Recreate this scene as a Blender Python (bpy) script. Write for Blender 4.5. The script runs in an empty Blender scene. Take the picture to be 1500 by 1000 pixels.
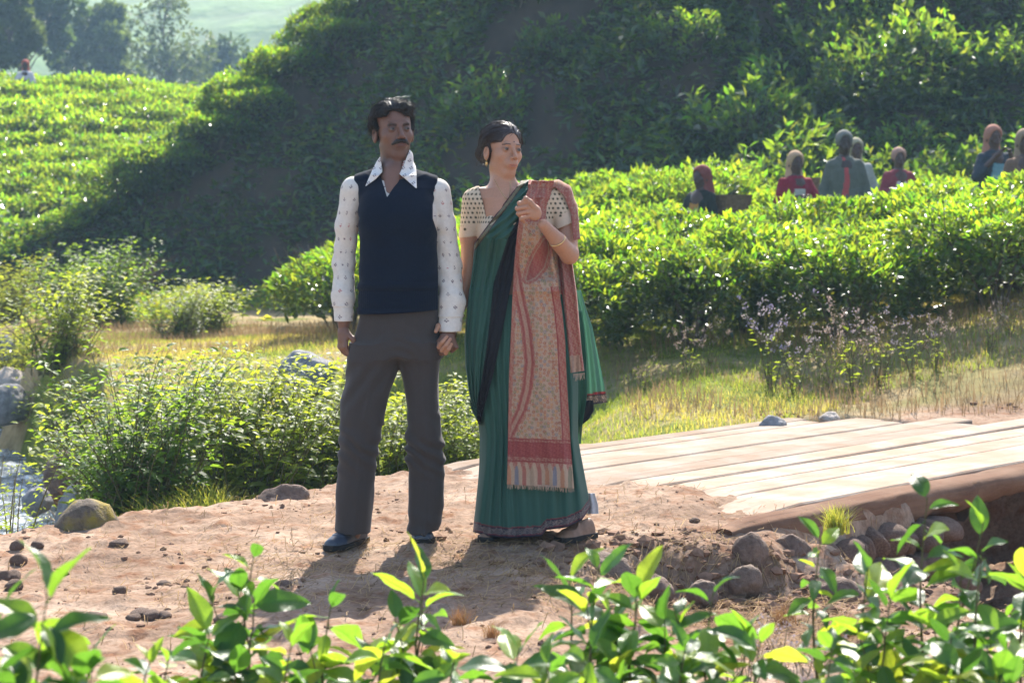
import bpy, math, random
import numpy as np
from mathutils import Vector, Matrix

sc = bpy.context.scene
R = math.radians
rng = np.random.default_rng(7)
random.seed(7)

# ---------------------------------------------------------------- camera
LENS, SENSOR, CAM_H, HORIZON = 70.0, 36.0, 1.3, 321.0
F = 1500 * LENS / SENSOR
cam_data = bpy.data.cameras.new('camera')
cam = bpy.data.objects.new('camera', cam_data)
sc.collection.objects.link(cam)
cam.location = (0, 0, CAM_H)
cam.rotation_euler = (R(90), 0, 0)
cam_data.lens = LENS
cam_data.sensor_width = SENSOR
cam_data.shift_y = -(500 - HORIZON) / 1500
cam_data.clip_start = 0.1
cam_data.clip_end = 2000
cam_data.dof.use_dof = True
cam_data.dof.focus_distance = 7.9
cam_data.dof.aperture_fstop = 5.6
sc.camera = cam

# ---------------------------------------------------------------- sky and sun
SUN_DIR = Vector((0.15, 1.04, 1.0)).normalized()
sun_el = math.asin(SUN_DIR.z)
sun_az = math.atan2(SUN_DIR.x, SUN_DIR.y)
world = bpy.data.worlds.new('World')
sc.world = world
world.use_nodes = True
wn = world.node_tree
wn.nodes.clear()
wo = wn.nodes.new('ShaderNodeOutputWorld')
wb = wn.nodes.new('ShaderNodeBackground')
ws = wn.nodes.new('ShaderNodeTexSky')
ws.sky_type = 'NISHITA'
ws.sun_disc = False
ws.sun_elevation = sun_el
ws.sun_rotation = sun_az
ws.air_density = 1.0
ws.dust_density = 1.5
wb.inputs['Strength'].default_value = 0.15
wn.links.new(ws.outputs[0], wb.inputs[0])
wn.links.new(wb.outputs[0], wo.inputs[0])
sun_data = bpy.data.lights.new('sun', 'SUN')
sun_data.energy = 5.0
sun_data.angle = R(0.53)
sun_data.color = (1.0, 0.94, 0.84)
sun = bpy.data.objects.new('sun', sun_data)
sc.collection.objects.link(sun)
sun.rotation_euler = (-SUN_DIR).to_track_quat('-Z', 'Y').to_euler()
sun.location = (3, 20, 25)

vs = sc.view_settings
vs.view_transform = 'Standard'
vs.look = 'None'
vs.exposure = 1.4
vs.gamma = 1.0
vs.use_curve_mapping = False
cy = sc.cycles
cy.use_denoising = True
cy.max_bounces = 8
cy.diffuse_bounces = 4
cy.glossy_bounces = 2
cy.transmission_bounces = 5
cy.transparent_max_bounces = 6
cy.volume_bounces = 1
cy.sample_clamp_indirect = 6
cy.sample_clamp_direct = 30
cy.caustics_reflective = False
cy.caustics_refractive = False

# ---------------------------------------------------------------- helpers
def U(px, py, d):
    return np.array([(px - 750.0) * d / F, d, CAM_H - (py - HORIZON) * d / F])

def S(a, b, x):
    t = np.clip((x - a) / (b - a), 0, 1)
    return t * t * (3 - 2 * t)

_TAB = np.random.default_rng(12345).random(64 * 64 * 64 + 8192).astype(np.float32)

def vn(x, y, z=None, seed=0):
    """smooth value noise in 0..1"""
    x = np.asarray(x, np.float32); y = np.asarray(y, np.float32)
    i, j = np.floor(x), np.floor(y); u, v = x - i, y - j
    i = i.astype(np.int32) & 63; j = j.astype(np.int32) & 63
    i2 = (i + 1) & 63; j2 = (j + 1) & 63
    u = u * u * (3 - 2 * u); v = v * v * (3 - 2 * v)
    so = (seed * 733) % 8191
    def pl(kk):
        a = i * 4096 + kk; b = i2 * 4096 + kk; j_ = j * 64; j2_ = j2 * 64
        p = _TAB[a + j_]; q = _TAB[a + j2_]; p = p + (_TAB[b + j_] - p) * u; q = q + (_TAB[b + j2_] - q) * u
        return p + (q - p) * v
    if z is None: return pl(so)
    z = np.asarray(z, np.float32); k = np.floor(z); w = z - k; k = k.astype(np.int32) & 63; w = w * w * (3 - 2 * w)
    a = pl(k + so); b = pl(((k + 1) & 63) + so)
    return a + (b - a) * w

def fbm(x, y, z=None, o=4, seed=0):
    r, a, s = 0, 0.5, 0
    for q in range(o):
        r = r + a * vn(x * 2 ** q, y * 2 ** q, None if z is None else z * 2 ** q, seed + q)
        s += a; a *= 0.5
    return r / s

COL = sc.collection

def tag(o, label=None, cat=None, group=None, kind=None):
    if label: o['label'] = label
    if cat: o['category'] = cat
    if group: o['group'] = group
    if kind: o['kind'] = kind
    return o

def empty(name, loc, rz=0.0):
    o = bpy.data.objects.new(name, None)
    COL.objects.link(o)
    o.location = [float(v) for v in loc]; o.rotation_euler = (0, 0, rz)
    o.empty_display_size = 0.2
    return o

def mesh_np(name, verts, faces, mat=None, smooth=True, col=None, attrs=None, fmat=None):
    """verts (N,3); faces: (M,3|4) array or list of such arrays"""
    me = bpy.data.meshes.new(name)
    verts = np.asarray(verts, np.float32)
    if not isinstance(faces, list): faces = [faces]
    faces = [np.asarray(f, np.int32) for f in faces if len(f)]
    loops = np.concatenate([f.ravel() for f in faces])
    tot = np.concatenate([np.full(len(f), f.shape[1], np.int32) for f in faces])
    start = np.concatenate([[0], np.cumsum(tot)[:-1]]).astype(np.int32)
    me.vertices.add(len(verts)); me.vertices.foreach_set('co', verts.ravel())
    me.loops.add(len(loops)); me.loops.foreach_set('vertex_index', loops)
    me.polygons.add(len(tot)); me.polygons.foreach_set('loop_start', start)
    try: me.polygons.foreach_set('loop_total', tot)
    except Exception: pass
    me.polygons.foreach_set('use_smooth', np.full(len(tot), bool(smooth)))
    me.update(calc_edges=True)
    if col is not None:
        c = np.ones((len(verts), 4), np.float32); c[:, :3] = col
        a = me.color_attributes.new('Col', 'FLOAT_COLOR', 'POINT'); a.data.foreach_set('color', c.ravel())
    for k, v in (attrs or {}).items():
        a = me.attributes.new(k, 'FLOAT', 'POINT'); a.data.foreach_set('value', np.asarray(v, np.float32))
    if mat is not None:
        for m in (mat if isinstance(mat, (list, tuple)) else [mat]): me.materials.append(m)
    if fmat is not None: me.polygons.foreach_set('material_index', np.asarray(fmat, np.int32))
    return me

def link(name, me, parent=None, loc=None):
    o = bpy.data.objects.new(name, me)
    COL.objects.link(o)
    if parent is not None: o.parent = parent
    if loc is not None: o.location = [float(v) for v in loc]
    return o

def copy_tree(o, parent=None):
    c = o.copy(); COL.objects.link(c)
    if parent is not None: c.parent = parent
    for ch in list(o.children): copy_tree(ch, c)
    return c

# ---------------------------------------------------------------- materials
def newmat(name):
    m = bpy.data.materials.new(name); m.use_nodes = True
    nt = m.node_tree; b = nt.nodes['Principled BSDF']
    return m, nt, b, nt.nodes['Material Output']

def N(nt, t, **kw):
    n = nt.nodes.new(t)
    for k, v in kw.items(): setattr(n, k, v)
    return n

def noise_node(nt, scale, detail=4, rough=0.6, coord='Object'):
    tc = N(nt, 'ShaderNodeTexCoord'); n = N(nt, 'ShaderNodeTexNoise')
    n.inputs['Scale'].default_value = scale; n.inputs['Detail'].default_value = detail; n.inputs['Roughness'].default_value = rough
    nt.links.new(tc.outputs[coord], n.inputs['Vector'])
    return n

def ramp(nt, fac, stops):
    r = N(nt, 'ShaderNodeValToRGB'); cr = r.color_ramp
    while len(cr.elements) < len(stops): cr.elements.new(0.5)
    for e, (p, c) in zip(cr.elements, stops):
        e.position = p; e.color = (c[0], c[1], c[2], 1)
    nt.links.new(fac, r.inputs['Fac'])
    return r

def mixc(nt, fac, a, b, mode='MIX'):
    m = N(nt, 'ShaderNodeMix', data_type='RGBA', blend_type=mode)
    for s, v in ((0, fac), (6, a), (7, b)):
        if isinstance(v, (int, float)): m.inputs[s].default_value = v
        elif isinstance(v, tuple): m.inputs[s].default_value = (v[0], v[1], v[2], 1)
        else: nt.links.new(v, m.inputs[s])
    return m.outputs[2]

def bump(nt, b, h, strength=0.3, dist=0.01):
    bp = N(nt, 'ShaderNodeBump'); bp.inputs['Strength'].default_value = strength; bp.inputs['Distance'].default_value = dist
    nt.links.new(h, bp.inputs['Height']); nt.links.new(bp.outputs[0], b.inputs['Normal'])

def simple_mat(name, c, rough=0.8, var=0.25, scale=8, bs=0.3, bd=0.01, spec=0.3, metal=0):
    m, nt, b, o = newmat(name)
    n = noise_node(nt, scale)
    r = ramp(nt, n.outputs['Fac'], [(0.3, tuple(v * (1 - var) for v in c)), (0.7, tuple(min(1, v * (1 + var)) for v in c))])
    nt.links.new(r.outputs[0], b.inputs['Base Color'])
    b.inputs['Roughness'].default_value = rough; b.inputs['Specular IOR Level'].default_value = spec; b.inputs['Metallic'].default_value = metal
    if bs: bump(nt, b, n.outputs['Fac'], bs, bd)
    return m

def attr_mat(name, rough=0.8, spec=0.3, bscale=60, bs=0.2, bd=0.002, trans=0.0, sheen=0.0, var=0.1, alpha=1.0, stretch=None, sss=0.0):
    """colour comes from the mesh's own Col attribute (dye, print, skin tone), fine grain on top"""
    m, nt, b, o = newmat(name)
    a = N(nt, 'ShaderNodeAttribute'); a.attribute_name = 'Col'
    n = noise_node(nt, bscale, 3)
    g = ramp(nt, n.outputs['Fac'], [(0.3, (1 - var,) * 3), (0.7, (1 + var,) * 3)])
    c = mixc(nt, 1.0, a.outputs['Color'], g.outputs[0], 'MULTIPLY')
    nt.links.new(c, b.inputs['Base Color'])
    b.inputs['Roughness'].default_value = rough; b.inputs['Specular IOR Level'].default_value = spec
    b.inputs['Sheen Weight'].default_value = sheen
    if sss:
        b.inputs['Subsurface Weight'].default_value = sss; b.inputs['Subsurface Radius'].default_value = (0.012, 0.004, 0.002); b.inputs['Subsurface Scale'].default_value = 1.0
    if bs: bump(nt, b, n.outputs['Fac'], bs, bd)
    if trans:
        t = N(nt, 'ShaderNodeBsdfTranslucent'); nt.links.new(c, t.inputs['Color'])
        mx = N(nt, 'ShaderNodeMixShader'); mx.inputs[0].default_value = trans
        nt.links.new(b.outputs[0], mx.inputs[1]); nt.links.new(t.outputs[0], mx.inputs[2])
        last = mx
        if alpha < 1:
            tp = N(nt, 'ShaderNodeBsdfTransparent'); m2 = N(nt, 'ShaderNodeMixShader'); m2.inputs[0].default_value = alpha
            nt.links.new(tp.outputs[0], m2.inputs[1]); nt.links.new(mx.outputs[0], m2.inputs[2]); last = m2
        nt.links.new(last.outputs[0], o.inputs['Surface'])
    return m

def leaf_mat(name, base, back, rough=0.35, trans=0.45, spec=0.5, var=0.35, hue_obj=True):
    """Col attribute (per leaf tint) times the species colour; light passes through"""
    m, nt, b, o = newmat(name)
    a = N(nt, 'ShaderNodeAttribute'); a.attribute_name = 'Col'
    c = mixc(nt, 1.0, a.outputs['Color'], base, 'MULTIPLY')
    t_c = mixc(nt, 1.0, a.outputs['Color'], back, 'MULTIPLY')
    if hue_obj:
        oi = N(nt, 'ShaderNodeObjectInfo')
        r = ramp(nt, oi.outputs['Random'], [(0, (1 - var,) * 3), (1, (1 + var * .6, 1 + var * .5, 1))])
        c = mixc(nt, 1.0, c, r.outputs[0], 'MULTIPLY'); t_c = mixc(nt, 1.0, t_c, r.outputs[0], 'MULTIPLY')
    nt.links.new(c, b.inputs['Base Color'])
    b.inputs['Roughness'].default_value = rough; b.inputs['Specular IOR Level'].default_value = spec
    t = N(nt, 'ShaderNodeBsdfTranslucent'); nt.links.new(t_c, t.inputs['Color'])
    mx = N(nt, 'ShaderNodeMixShader'); mx.inputs[0].default_value = trans
    nt.links.new(b.outputs[0], mx.inputs[1]); nt.links.new(t.outputs[0], mx.inputs[2])
    nt.links.new(mx.outputs[0], o.inputs['Surface'])
    return m
# ================================================================ terrain
US, UN = np.array([0.667, 0.745]), np.array([-0.745, 0.667])   # along and across the bridge

def sn(X, Y): return X * US[0] + Y * US[1], X * UN[0] + Y * UN[1]
def from_sn(s, n): return s * US + n * UN

def y_edge(X): return np.interp(X, [-8, -2.7, -2.1, -1.5, -1.13, -0.34, 0.0, 0.15], [7.6, 8.0, 8.15, 9.0, 9.5, 10.3, 11.5, 11.6])

def crest(X): return np.interp(X, [-14, -10, -8.3, -6.8, -5.9, -4.8, -3.5, -2.4, -1, 2, 6, 20], [.3, .5, .85, 1.6, 2.55, 3.4, 4.5, 5.5, 7.0, 7.3, 7.3, 7.6])
def crest_y(X): return np.interp(X, [-12, -6, -3, 0, 3, 8], [32.5, 34, 34.5, 34.0, 33.8, 33.8])

def ground_z(X, Y, detail=True):
    X = np.asarray(X, float); Y = np.asarray(Y, float)
    s, n = sn(X, Y)
    # lawn and tea field rise to the right, the meadow on the left stays low
    right = np.interp(Y, [11.5, 15.5, 18, 22, 25, 28, 31, 60], [0, .28, .36, .40, .90, 1.6, 2.1, 2.4])
    left = np.interp(Y, [11.5, 16, 22, 27, 60], [0, 0.05, .05, -.05, -.1])
    z = left + (right - left) * S(-3.0, 1.2, X - (Y - 18) * 0.08)
    z = z + 0.40 * S(1.6, 5.0, X) * S(12.2, 15.2, Y) * (1 - .8 * S(16, 20.5, Y))
    z = np.where(Y < 16, z * np.maximum(np.maximum(S(7.2, 9.2, n), S(11.2, 13.5, s)), S(14, 16, Y)), z)
    # low ground beside the road on the left
    wob = 0.25 * (vn(X * 2.2, Y * 2.2, seed=5) - .5)
    ye = y_edge(X)
    low = S(0.0, 0.55, Y - ye + wob) * (1 - S(14.5, 17.5, Y + X * .3)) * S(0.9, -0.7, X - (Y - 11) * .12 + .5*(vn(X*.9, Y*.9, seed=6)-.5))
    z = z - 0.55 * low
    # stream bed
    xr = np.interp(Y, [6, 10, 14.3, 17, 20, 30], [-2.9, -2.75, -2.65, -3.6, -4.9, -8.5])
    xl = xr - np.interp(Y, [6, 14, 20, 30], [5.5, 4.5, 2.4, 2.5])
    bedw = 0.35 * (vn(X * 1.3, Y * 1.3, seed=9) - .5)
    bed = S(0.25, -0.35, X - xr + bedw) * S(-0.3, 0.3, X - xl + bedw) * S(8.3, 9.2, Y)
    z = z * (1 - bed) + bed * (-1.25)
    # gully under and in front of the bridge
    a = S(6.85, 7.7, s + .25 * (vn(X * 3, Y * 3, seed=12) - .5)); b = S(8.1, 8.4, s)
    w = S(4.66, 4.8, n)
    g = (a * (1 - w) + b * w) * (1 - S(11.0, 11.3, s)) * S(7.3, 6.9, n) * S(3.0, 4.2, n + .4 * (s - 8) * 0)
    z = z - 0.78 * g
    # lower shelf in front of the bank
    shelf = S(0.0, 0.7, X + .3 * (vn(X * 2, Y * 2, seed=3) - .5)) * S(8.12, 7.72, Y - .12 * S(.4, 1.2, X) + .25 * (vn(X * 4, Y * 4, seed=4) - .5)) * S(5.4, 6.6, Y)
    z = z - 0.2 * shelf * (1 - g)
    # hill
    H = crest(X); yc = crest_y(X) + .8 * (vn(X * .5, X * 0, seed=21) - .5)
    run = H * np.interp(X, [-3, 0, 2, 6], [0.76, 0.84, 1.05, 1.12])
    t = (Y - (yc - run)) / run
    jag = (0.12 + .22 * S(0, 2, X)) * (fbm(X * .7, Y * .7, seed=31) - .5)
    face = H * np.clip(t + jag * S(-.1, .2, t), 0, 1)
    back = np.where(Y > yc, (Y - yc) * np.interp(X, [-6, -3, 2], [1.1, .7, -0.02]), 0)
    hill = face - np.clip(back, -3, 4)
    z = np.maximum(z, 0) * S(0, 1, t) * 0 + np.where(t > 0, np.maximum(z, hill + 0.0), z)
    # tea terrace far left, then the valley
    ter = np.interp(Y, [33, 37, 40, 44, 47, 50, 58, 80, 120], [-1, 1.0, 2.0, 3.3, 4.05, 4.3, 2.5, -2, -6]) + .35 * (fbm(X * .25, Y * .25, seed=8) - .5)
    ter = ter - np.clip((X + 8.5) * .25, 0, 3)
    z = np.where((Y > 34) & (X < 2), np.maximum(z * S(60, 50, Y), ter), z)
    z = np.where(Y > 58, np.minimum(z, 4) * S(80, 58, Y) - 3 * S(58, 90, Y), z)
    if detail:
        near = S(16, 11, Y)
        z = z + 0.05 * (fbm(X * 1.1, Y * 1.1, seed=41) - .5) + S(.8, 0, bed) * 0.14 * (fbm(X * .6, Y * .6, seed=42) - .5) * S(11, 15, Y)
        z = z + near * (0.035 * (fbm(X * 6, Y * 6, seed=51) - .5) + 0.02 * (fbm(X * 22, Y * 22, o=3, seed=55) - .5))
        cl = fbm(X * 9, Y * 9, o=3, seed=61)
        z = z + near * 0.03 * np.clip(cl - .6, 0, 1) * 4 * .6
        z = z + g * .12 * (fbm(X * 4, Y * 4, seed=66) - .5) * 2
        z = z + S(0, .3, shelf) * S(1, .6, shelf) * .07 * (fbm(X * 7, Y * 7, seed=68) - .5) * 2
        z = z + .030 * S(6.7, 7.0, s) * S(7.75, 7.35, s) * S(5.1, 5.3, n) * S(7.3, 7.1, n) * (.4 + 1.2 * vn(X * 3, Y * 3, seed=45))
        on = S(7.4, 7.9, s + .7 * (vn(X * 2.6, Y * 2.6, seed=46) - .5)) * S(10.9, 10.6, s) * S(4.8, 4.9, n) * S(7.25, 7.15, n)   # under the planks
        z = np.where(on > 0, np.minimum(z, z * (1 - on) + on * np.minimum(z, -0.04)), z)
        z = z + .5 * (fbm(X * .35, Y * .35, seed=71) - .5) * S(26, 32, Y) * S(60, 50, Y)
    return z

def gz(x, y): return float(ground_z(np.array([x]), np.array([y]))[0])

def axis(parts):
    out = []
    for a, b, st in parts: out.append(np.arange(a, b, st))
    out.append([parts[-1][1]])
    return np.concatenate(out)

gx = axis([(-60, -16, 2.0), (-16, -5, .2), (-5, -2.4, .07), (-2.4, 3.0, .022), (3.0, 6, .07), (6, 16, .3), (16, 60, 2.0)])
gy = axis([(-4, 4.5, .4), (4.5, 5.6, .06), (5.6, 10.5, .022), (10.5, 14, .04), (14, 20, .09), (20, 50, .18), (50, 130, 2.0)])
GX, GY = np.meshgrid(gx, gy, indexing='ij')
GZ = ground_z(GX, GY)
nx, ny = GX.shape
idx = np.arange(nx * ny).reshape(nx, ny)
quads = np.stack([idx[:-1, :-1], idx[1:, :-1], idx[1:, 1:], idx[:-1, 1:]], -1).reshape(-1, 4)

gs, gn = sn(GX, GY)
wob = fbm(GX * 1.3, GY * 1.3, seed=80)
wob2 = fbm(GX * 5, GY * 5, seed=85)
# grass cover 0..1, dirt elsewhere
grass = S(7.15, 7.55, gn + .5 * (wob2 - .5)) * S(0.1, -.4, GX - 2.2 - (GY - 12.3) * .55 - 1.6 * (wob - .5)) * S(10.7, 11.3, GY + .4 * (wob2 - .5))
grass = np.maximum(grass, S(0.15, 0.5, GY - y_edge(GX)) * S(0.5, 0, GX))
grass = np.maximum(grass, S(12.7, 13.7, GY + 1.6 * (wob - .5)))
dry = S(.45, .62, wob) * .8 + S(1.5, 4, GX) * S(11.5, 13, GY) * .7
dry = np.clip(dry + .9 * S(17, 20, GY) * S(1, -1, GX) * (wob > .4), 0, 1)
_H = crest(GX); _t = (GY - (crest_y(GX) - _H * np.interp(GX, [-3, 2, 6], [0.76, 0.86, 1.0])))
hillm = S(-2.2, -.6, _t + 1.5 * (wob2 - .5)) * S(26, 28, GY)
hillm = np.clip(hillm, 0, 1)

def ground_material():
    m, nt, b, o = newmat('soil_and_turf')
    at = {}
    for k in ('grass', 'dry', 'hill'):
        a = N(nt, 'ShaderNodeAttribute'); a.attribute_name = k; at[k] = a.outputs['Fac']
    n1 = noise_node(nt, 1.7, 6, .65); n2 = noise_node(nt, 38, 5, .7); n3 = noise_node(nt, 9, 5, .6)
    soil = ramp(nt, n1.outputs['Fac'], [(.3, (.15, .095, .066)), (.5, (.26, .18, .128)), (.7, (.37, .28, .21))])
    fine = ramp(nt, n2.outputs['Fac'], [(.3, (.62, .58, .55)), (.5, (1, 1, 1)), (.72, (1.25, 1.22, 1.2))])
    soil2 = mixc(nt, 1.0, soil.outputs[0], fine.outputs[0], 'MULTIPLY')
    rp = ramp(nt, n3.outputs['Fac'], [(.50, (0, 0, 0)), (.68, (1, 1, 1))])
    soil3 = mixc(nt, rp.outputs[0], soil2, mixc(nt, 1.0, soil2, (.78, .6, .5), 'MULTIPLY'))
    green = ramp(nt, n3.outputs['Fac'], [(.3, (.08, .10, .022)), (.6, (.16, .18, .04)), (.8, (.24, .22, .08))])
    straw = ramp(nt, n3.outputs['Fac'], [(.3, (.20, .15, .08)), (.7, (.36, .28, .15))])
    turf = mixc(nt, at['dry'], green.outputs[0], straw.outputs[0])
    c = mixc(nt, at['grass'], soil3, turf)
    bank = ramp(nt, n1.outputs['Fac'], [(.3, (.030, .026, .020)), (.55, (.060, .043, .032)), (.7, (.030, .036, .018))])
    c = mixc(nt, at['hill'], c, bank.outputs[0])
    nt.links.new(c, b.inputs['Base Color'])
    b.inputs['Roughness'].default_value = 1.0; b.inputs['Specular IOR Level'].default_value = .04
    mx = N(nt, 'ShaderNodeMath', operation='ADD'); nt.links.new(n2.outputs['Fac'], mx.inputs[0]); nt.links.new(n3.outputs['Fac'], mx.inputs[1])
    bump(nt, b, mx.outputs[0], .55, .015)
    return m

ground_mat = ground_material()
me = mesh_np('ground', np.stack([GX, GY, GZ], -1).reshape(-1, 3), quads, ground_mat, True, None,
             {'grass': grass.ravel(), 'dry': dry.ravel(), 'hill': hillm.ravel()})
tag(link('ground', me), 'reddish dirt road with grass verge rising to steep dark hillside', kind='structure')

# far ground and hill out to the horizon
def far_z(X, Y):
    d = np.sqrt((X * .8) ** 2 + (Y - 60) ** 2)
    h = -6 + 45 * S(115, 260, Y + .25 * X) * np.interp(X, [-120, -30, 10, 200], [.9, .95, .98, .8])
    return h + 5 * (fbm(X * .02, Y * .02, seed=91) - .5) + 2.0 * (fbm(X * .12, Y * .12, seed=92) - .5)
fx = np.linspace(-290, 290, 180); fy = np.linspace(112, 400, 170)
FX, FY = np.meshgrid(fx, fy, indexing='ij'); FZ = far_z(FX, FY)
i2 = np.arange(FX.size).reshape(FX.shape)
q2 = np.stack([i2[:-1, :-1], i2[1:, :-1], i2[1:, 1:], i2[:-1, 1:]], -1).reshape(-1, 4)
far_mat = simple_mat('far_tea_slope', (.10, .16, .035), .9, .5, .12, .8, 1.0)
tag(link('far_hill', mesh_np('far_hill', np.stack([FX, FY, FZ], -1).reshape(-1, 3), q2, far_mat)), 'hazy green hillside across the valley', kind='structure')
pl = np.array([[-295, -55, -7], [295, -55, -7], [295, 415, -7], [-295, 415, -7]], float)
tag(link('valley_floor', mesh_np('valley_floor', pl, np.array([[0, 1, 2, 3]]), simple_mat('valley', (.07, .09, .03), .9, .3, .1, 0))), kind='structure')

# ---------------------------------------------------------------- stream
def water_mat():
    m, nt, b, o = newmat('stream_water')
    b.inputs['Base Color'].default_value = (.05, .07, .075, 1); b.inputs['Roughness'].default_value = .14
    b.inputs['Specular IOR Level'].default_value = .8; b.inputs['Transmission Weight'].default_value = 0
    n = noise_node(nt, 7, 4, .6); n2 = noise_node(nt, 26, 3, .6)
    glint = noise_node(nt, 3.2, 7, .75); fr_ = ramp(nt, glint.outputs['Fac'], [(.50, (.05, .07, .075)), (.60, (.75, .78, .80))]); nt.links.new(fr_.outputs[0], b.inputs['Base Color'])  # white noise patches painted into the colour as sun sparkle
    mx = N(nt, 'ShaderNodeMath', operation='ADD'); nt.links.new(n.outputs['Fac'], mx.inputs[0]); nt.links.new(n2.outputs['Fac'], mx.inputs[1])
    bump(nt, b, mx.outputs[0], 1.0, .07)
    return m
wx = np.arange(-11, -2.1, .06); wy = np.arange(8.6, 30, .06)
WX, WY = np.meshgrid(wx, wy, indexing='ij')
WZ = -1.0 + .07 * (fbm(WX * 2.5, WY * 2.0, seed=101) - .5) + .075 * (fbm(WX * 7, WY * 7, o=2, seed=102) - .5) + .03 * S(14, 22, WY)
i3 = np.arange(WX.size).reshape(WX.shape)
q3 = np.stack([i3[:-1, :-1], i3[1:, :-1], i3[1:, 1:], i3[:-1, 1:]], -1).reshape(-1, 4)
tag(link('water', mesh_np('water', np.stack([WX, WY, WZ], -1).reshape(-1, 3), q3, water_mat())), 'rippling stream glittering against the sun', kind='structure')
# ================================================================ shared geometry builders
def tubes(lines, n=5):
    """lines: list of (points (k,3), radii (k,)) -> verts, quads"""
    V, Q, off = [], [], 0
    for pts, rad in lines:
        pts = np.asarray(pts, float); rad = np.asarray(rad, float)
        k = len(pts)
        T = np.gradient(pts, axis=0); T /= np.linalg.norm(T, axis=1, keepdims=True) + 1e-9
        ref = np.array([0.31, .95, 0.05]) if abs(T[0][2]) > .5 else np.array([0, 0, 1.0])
        A = np.cross(T, ref); A /= np.linalg.norm(A, axis=1, keepdims=True) + 1e-9
        B = np.cross(T, A)
        ang = np.arange(n) * 2 * math.pi / n
        ring = pts[:, None] + rad[:, None, None] * (A[:, None] * np.cos(ang)[None, :, None] + B[:, None] * np.sin(ang)[None, :, None])
        V.append(ring.reshape(-1, 3))
        a = np.arange(k - 1)[:, None] * n; j = np.arange(n)[None]
        j2 = (j + 1) % n
        Q.append((np.stack([a + j, a + j2, a + n + j2, a + n + j], -1).reshape(-1, 4)) + off)
        off += k * n
    return np.concatenate(V), np.concatenate(Q)

def norm(v): return v / (np.linalg.norm(v, axis=-1, keepdims=True) + 1e-9)

def leaves(P, D, Nn, L, W, col, q=0, bend=.15):
    """batch of leaves. P base, D tip direction, Nn upper normal, L length, W width"""
    P = np.asarray(P, float); D = norm(D); Sd = norm(np.cross(D, Nn)); Nn = np.cross(Sd, D)
    L = np.asarray(L, float)[:, None]; W = np.asarray(W, float)[:, None]; n = len(P)
    def pt(u, v, dz): return P + D * L * u + Sd * W * v + Nn * L * dz
    if q == 0:
        v = np.stack([pt(0, 0, 0), pt(.48, .5, .04), pt(1, 0, -bend), pt(.48, -.5, .04)], 1)
        k = 4; f3 = [[0, 1, 2], [0, 2, 3]]; f4 = []
    else:
        v = np.stack([pt(0, 0, 0), pt(.3, .42, .05), pt(.3, 0, .0), pt(.3, -.42, .05), pt(.68, .38, .03 - bend * .3), pt(.68, 0, -.02 - bend * .3), pt(.68, -.38, .03 - bend * .3), pt(1, 0, -bend)], 1)
        k = 8; f3 = [[0, 1, 2], [0, 2, 3], [4, 7, 5], [5, 7, 6]]; f4 = [[1, 4, 5, 2], [2, 5, 6, 3]]
    off = (np.arange(n) * k)[:, None, None]
    F3 = (np.array(f3)[None] + off).reshape(-1, 3)
    F4 = (np.array(f4)[None] + off).reshape(-1, 4) if f4 else np.zeros((0, 4), int)
    C = np.repeat(np.asarray(col, float), k, axis=0)
    return v.reshape(-1, 3), F3, F4, C

def merge(parts):
    """parts: list of (V, F3, F4, C)"""
    V, A, B, C, off = [], [], [], [], 0
    for v, f3, f4, c in parts:
        V.append(v); A.append(np.asarray(f3).reshape(-1, 3) + off); B.append(np.asarray(f4).reshape(-1, 4) + off); C.append(c); off += len(v)
    return np.concatenate(V), np.concatenate(A), np.concatenate(B), np.concatenate(C)

import bmesh
def ico(sub):
    bm = bmesh.new(); bmesh.ops.create_icosphere(bm, subdivisions=sub, radius=1)
    v = np.array([x.co for x in bm.verts]); f = np.array([[x.index for x in p.verts] for p in bm.faces]); bm.free()
    return v, f
ICO = {k: ico(k) for k in (1, 2, 3, 4)}

def rock_mesh(seed, sub=3, flat=.7, rough=.35, cut=5):
    v, f = ICO[sub]; v = v.copy(); r = np.random.default_rng(seed)
    for _ in range(cut):      # planar facets
        nrm = norm(r.normal(size=3)); dd = r.uniform(.62, .9); h = v @ nrm
        v = v - np.clip(h - dd, 0, None)[:, None] * nrm * .85
    nn = fbm(v[:, 0] * 1.6 + seed, v[:, 1] * 1.6, v[:, 2] * 1.6, seed=seed)
    n2 = fbm(v[:, 0] * 5 + seed, v[:, 1] * 5, v[:, 2] * 5, seed=seed + 3)
    v = v * (1 + rough * (nn - .5) * 1.2 + rough * .35 * (n2 - .5))[:, None]
    v[:, 2] *= flat
    return v, f

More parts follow.
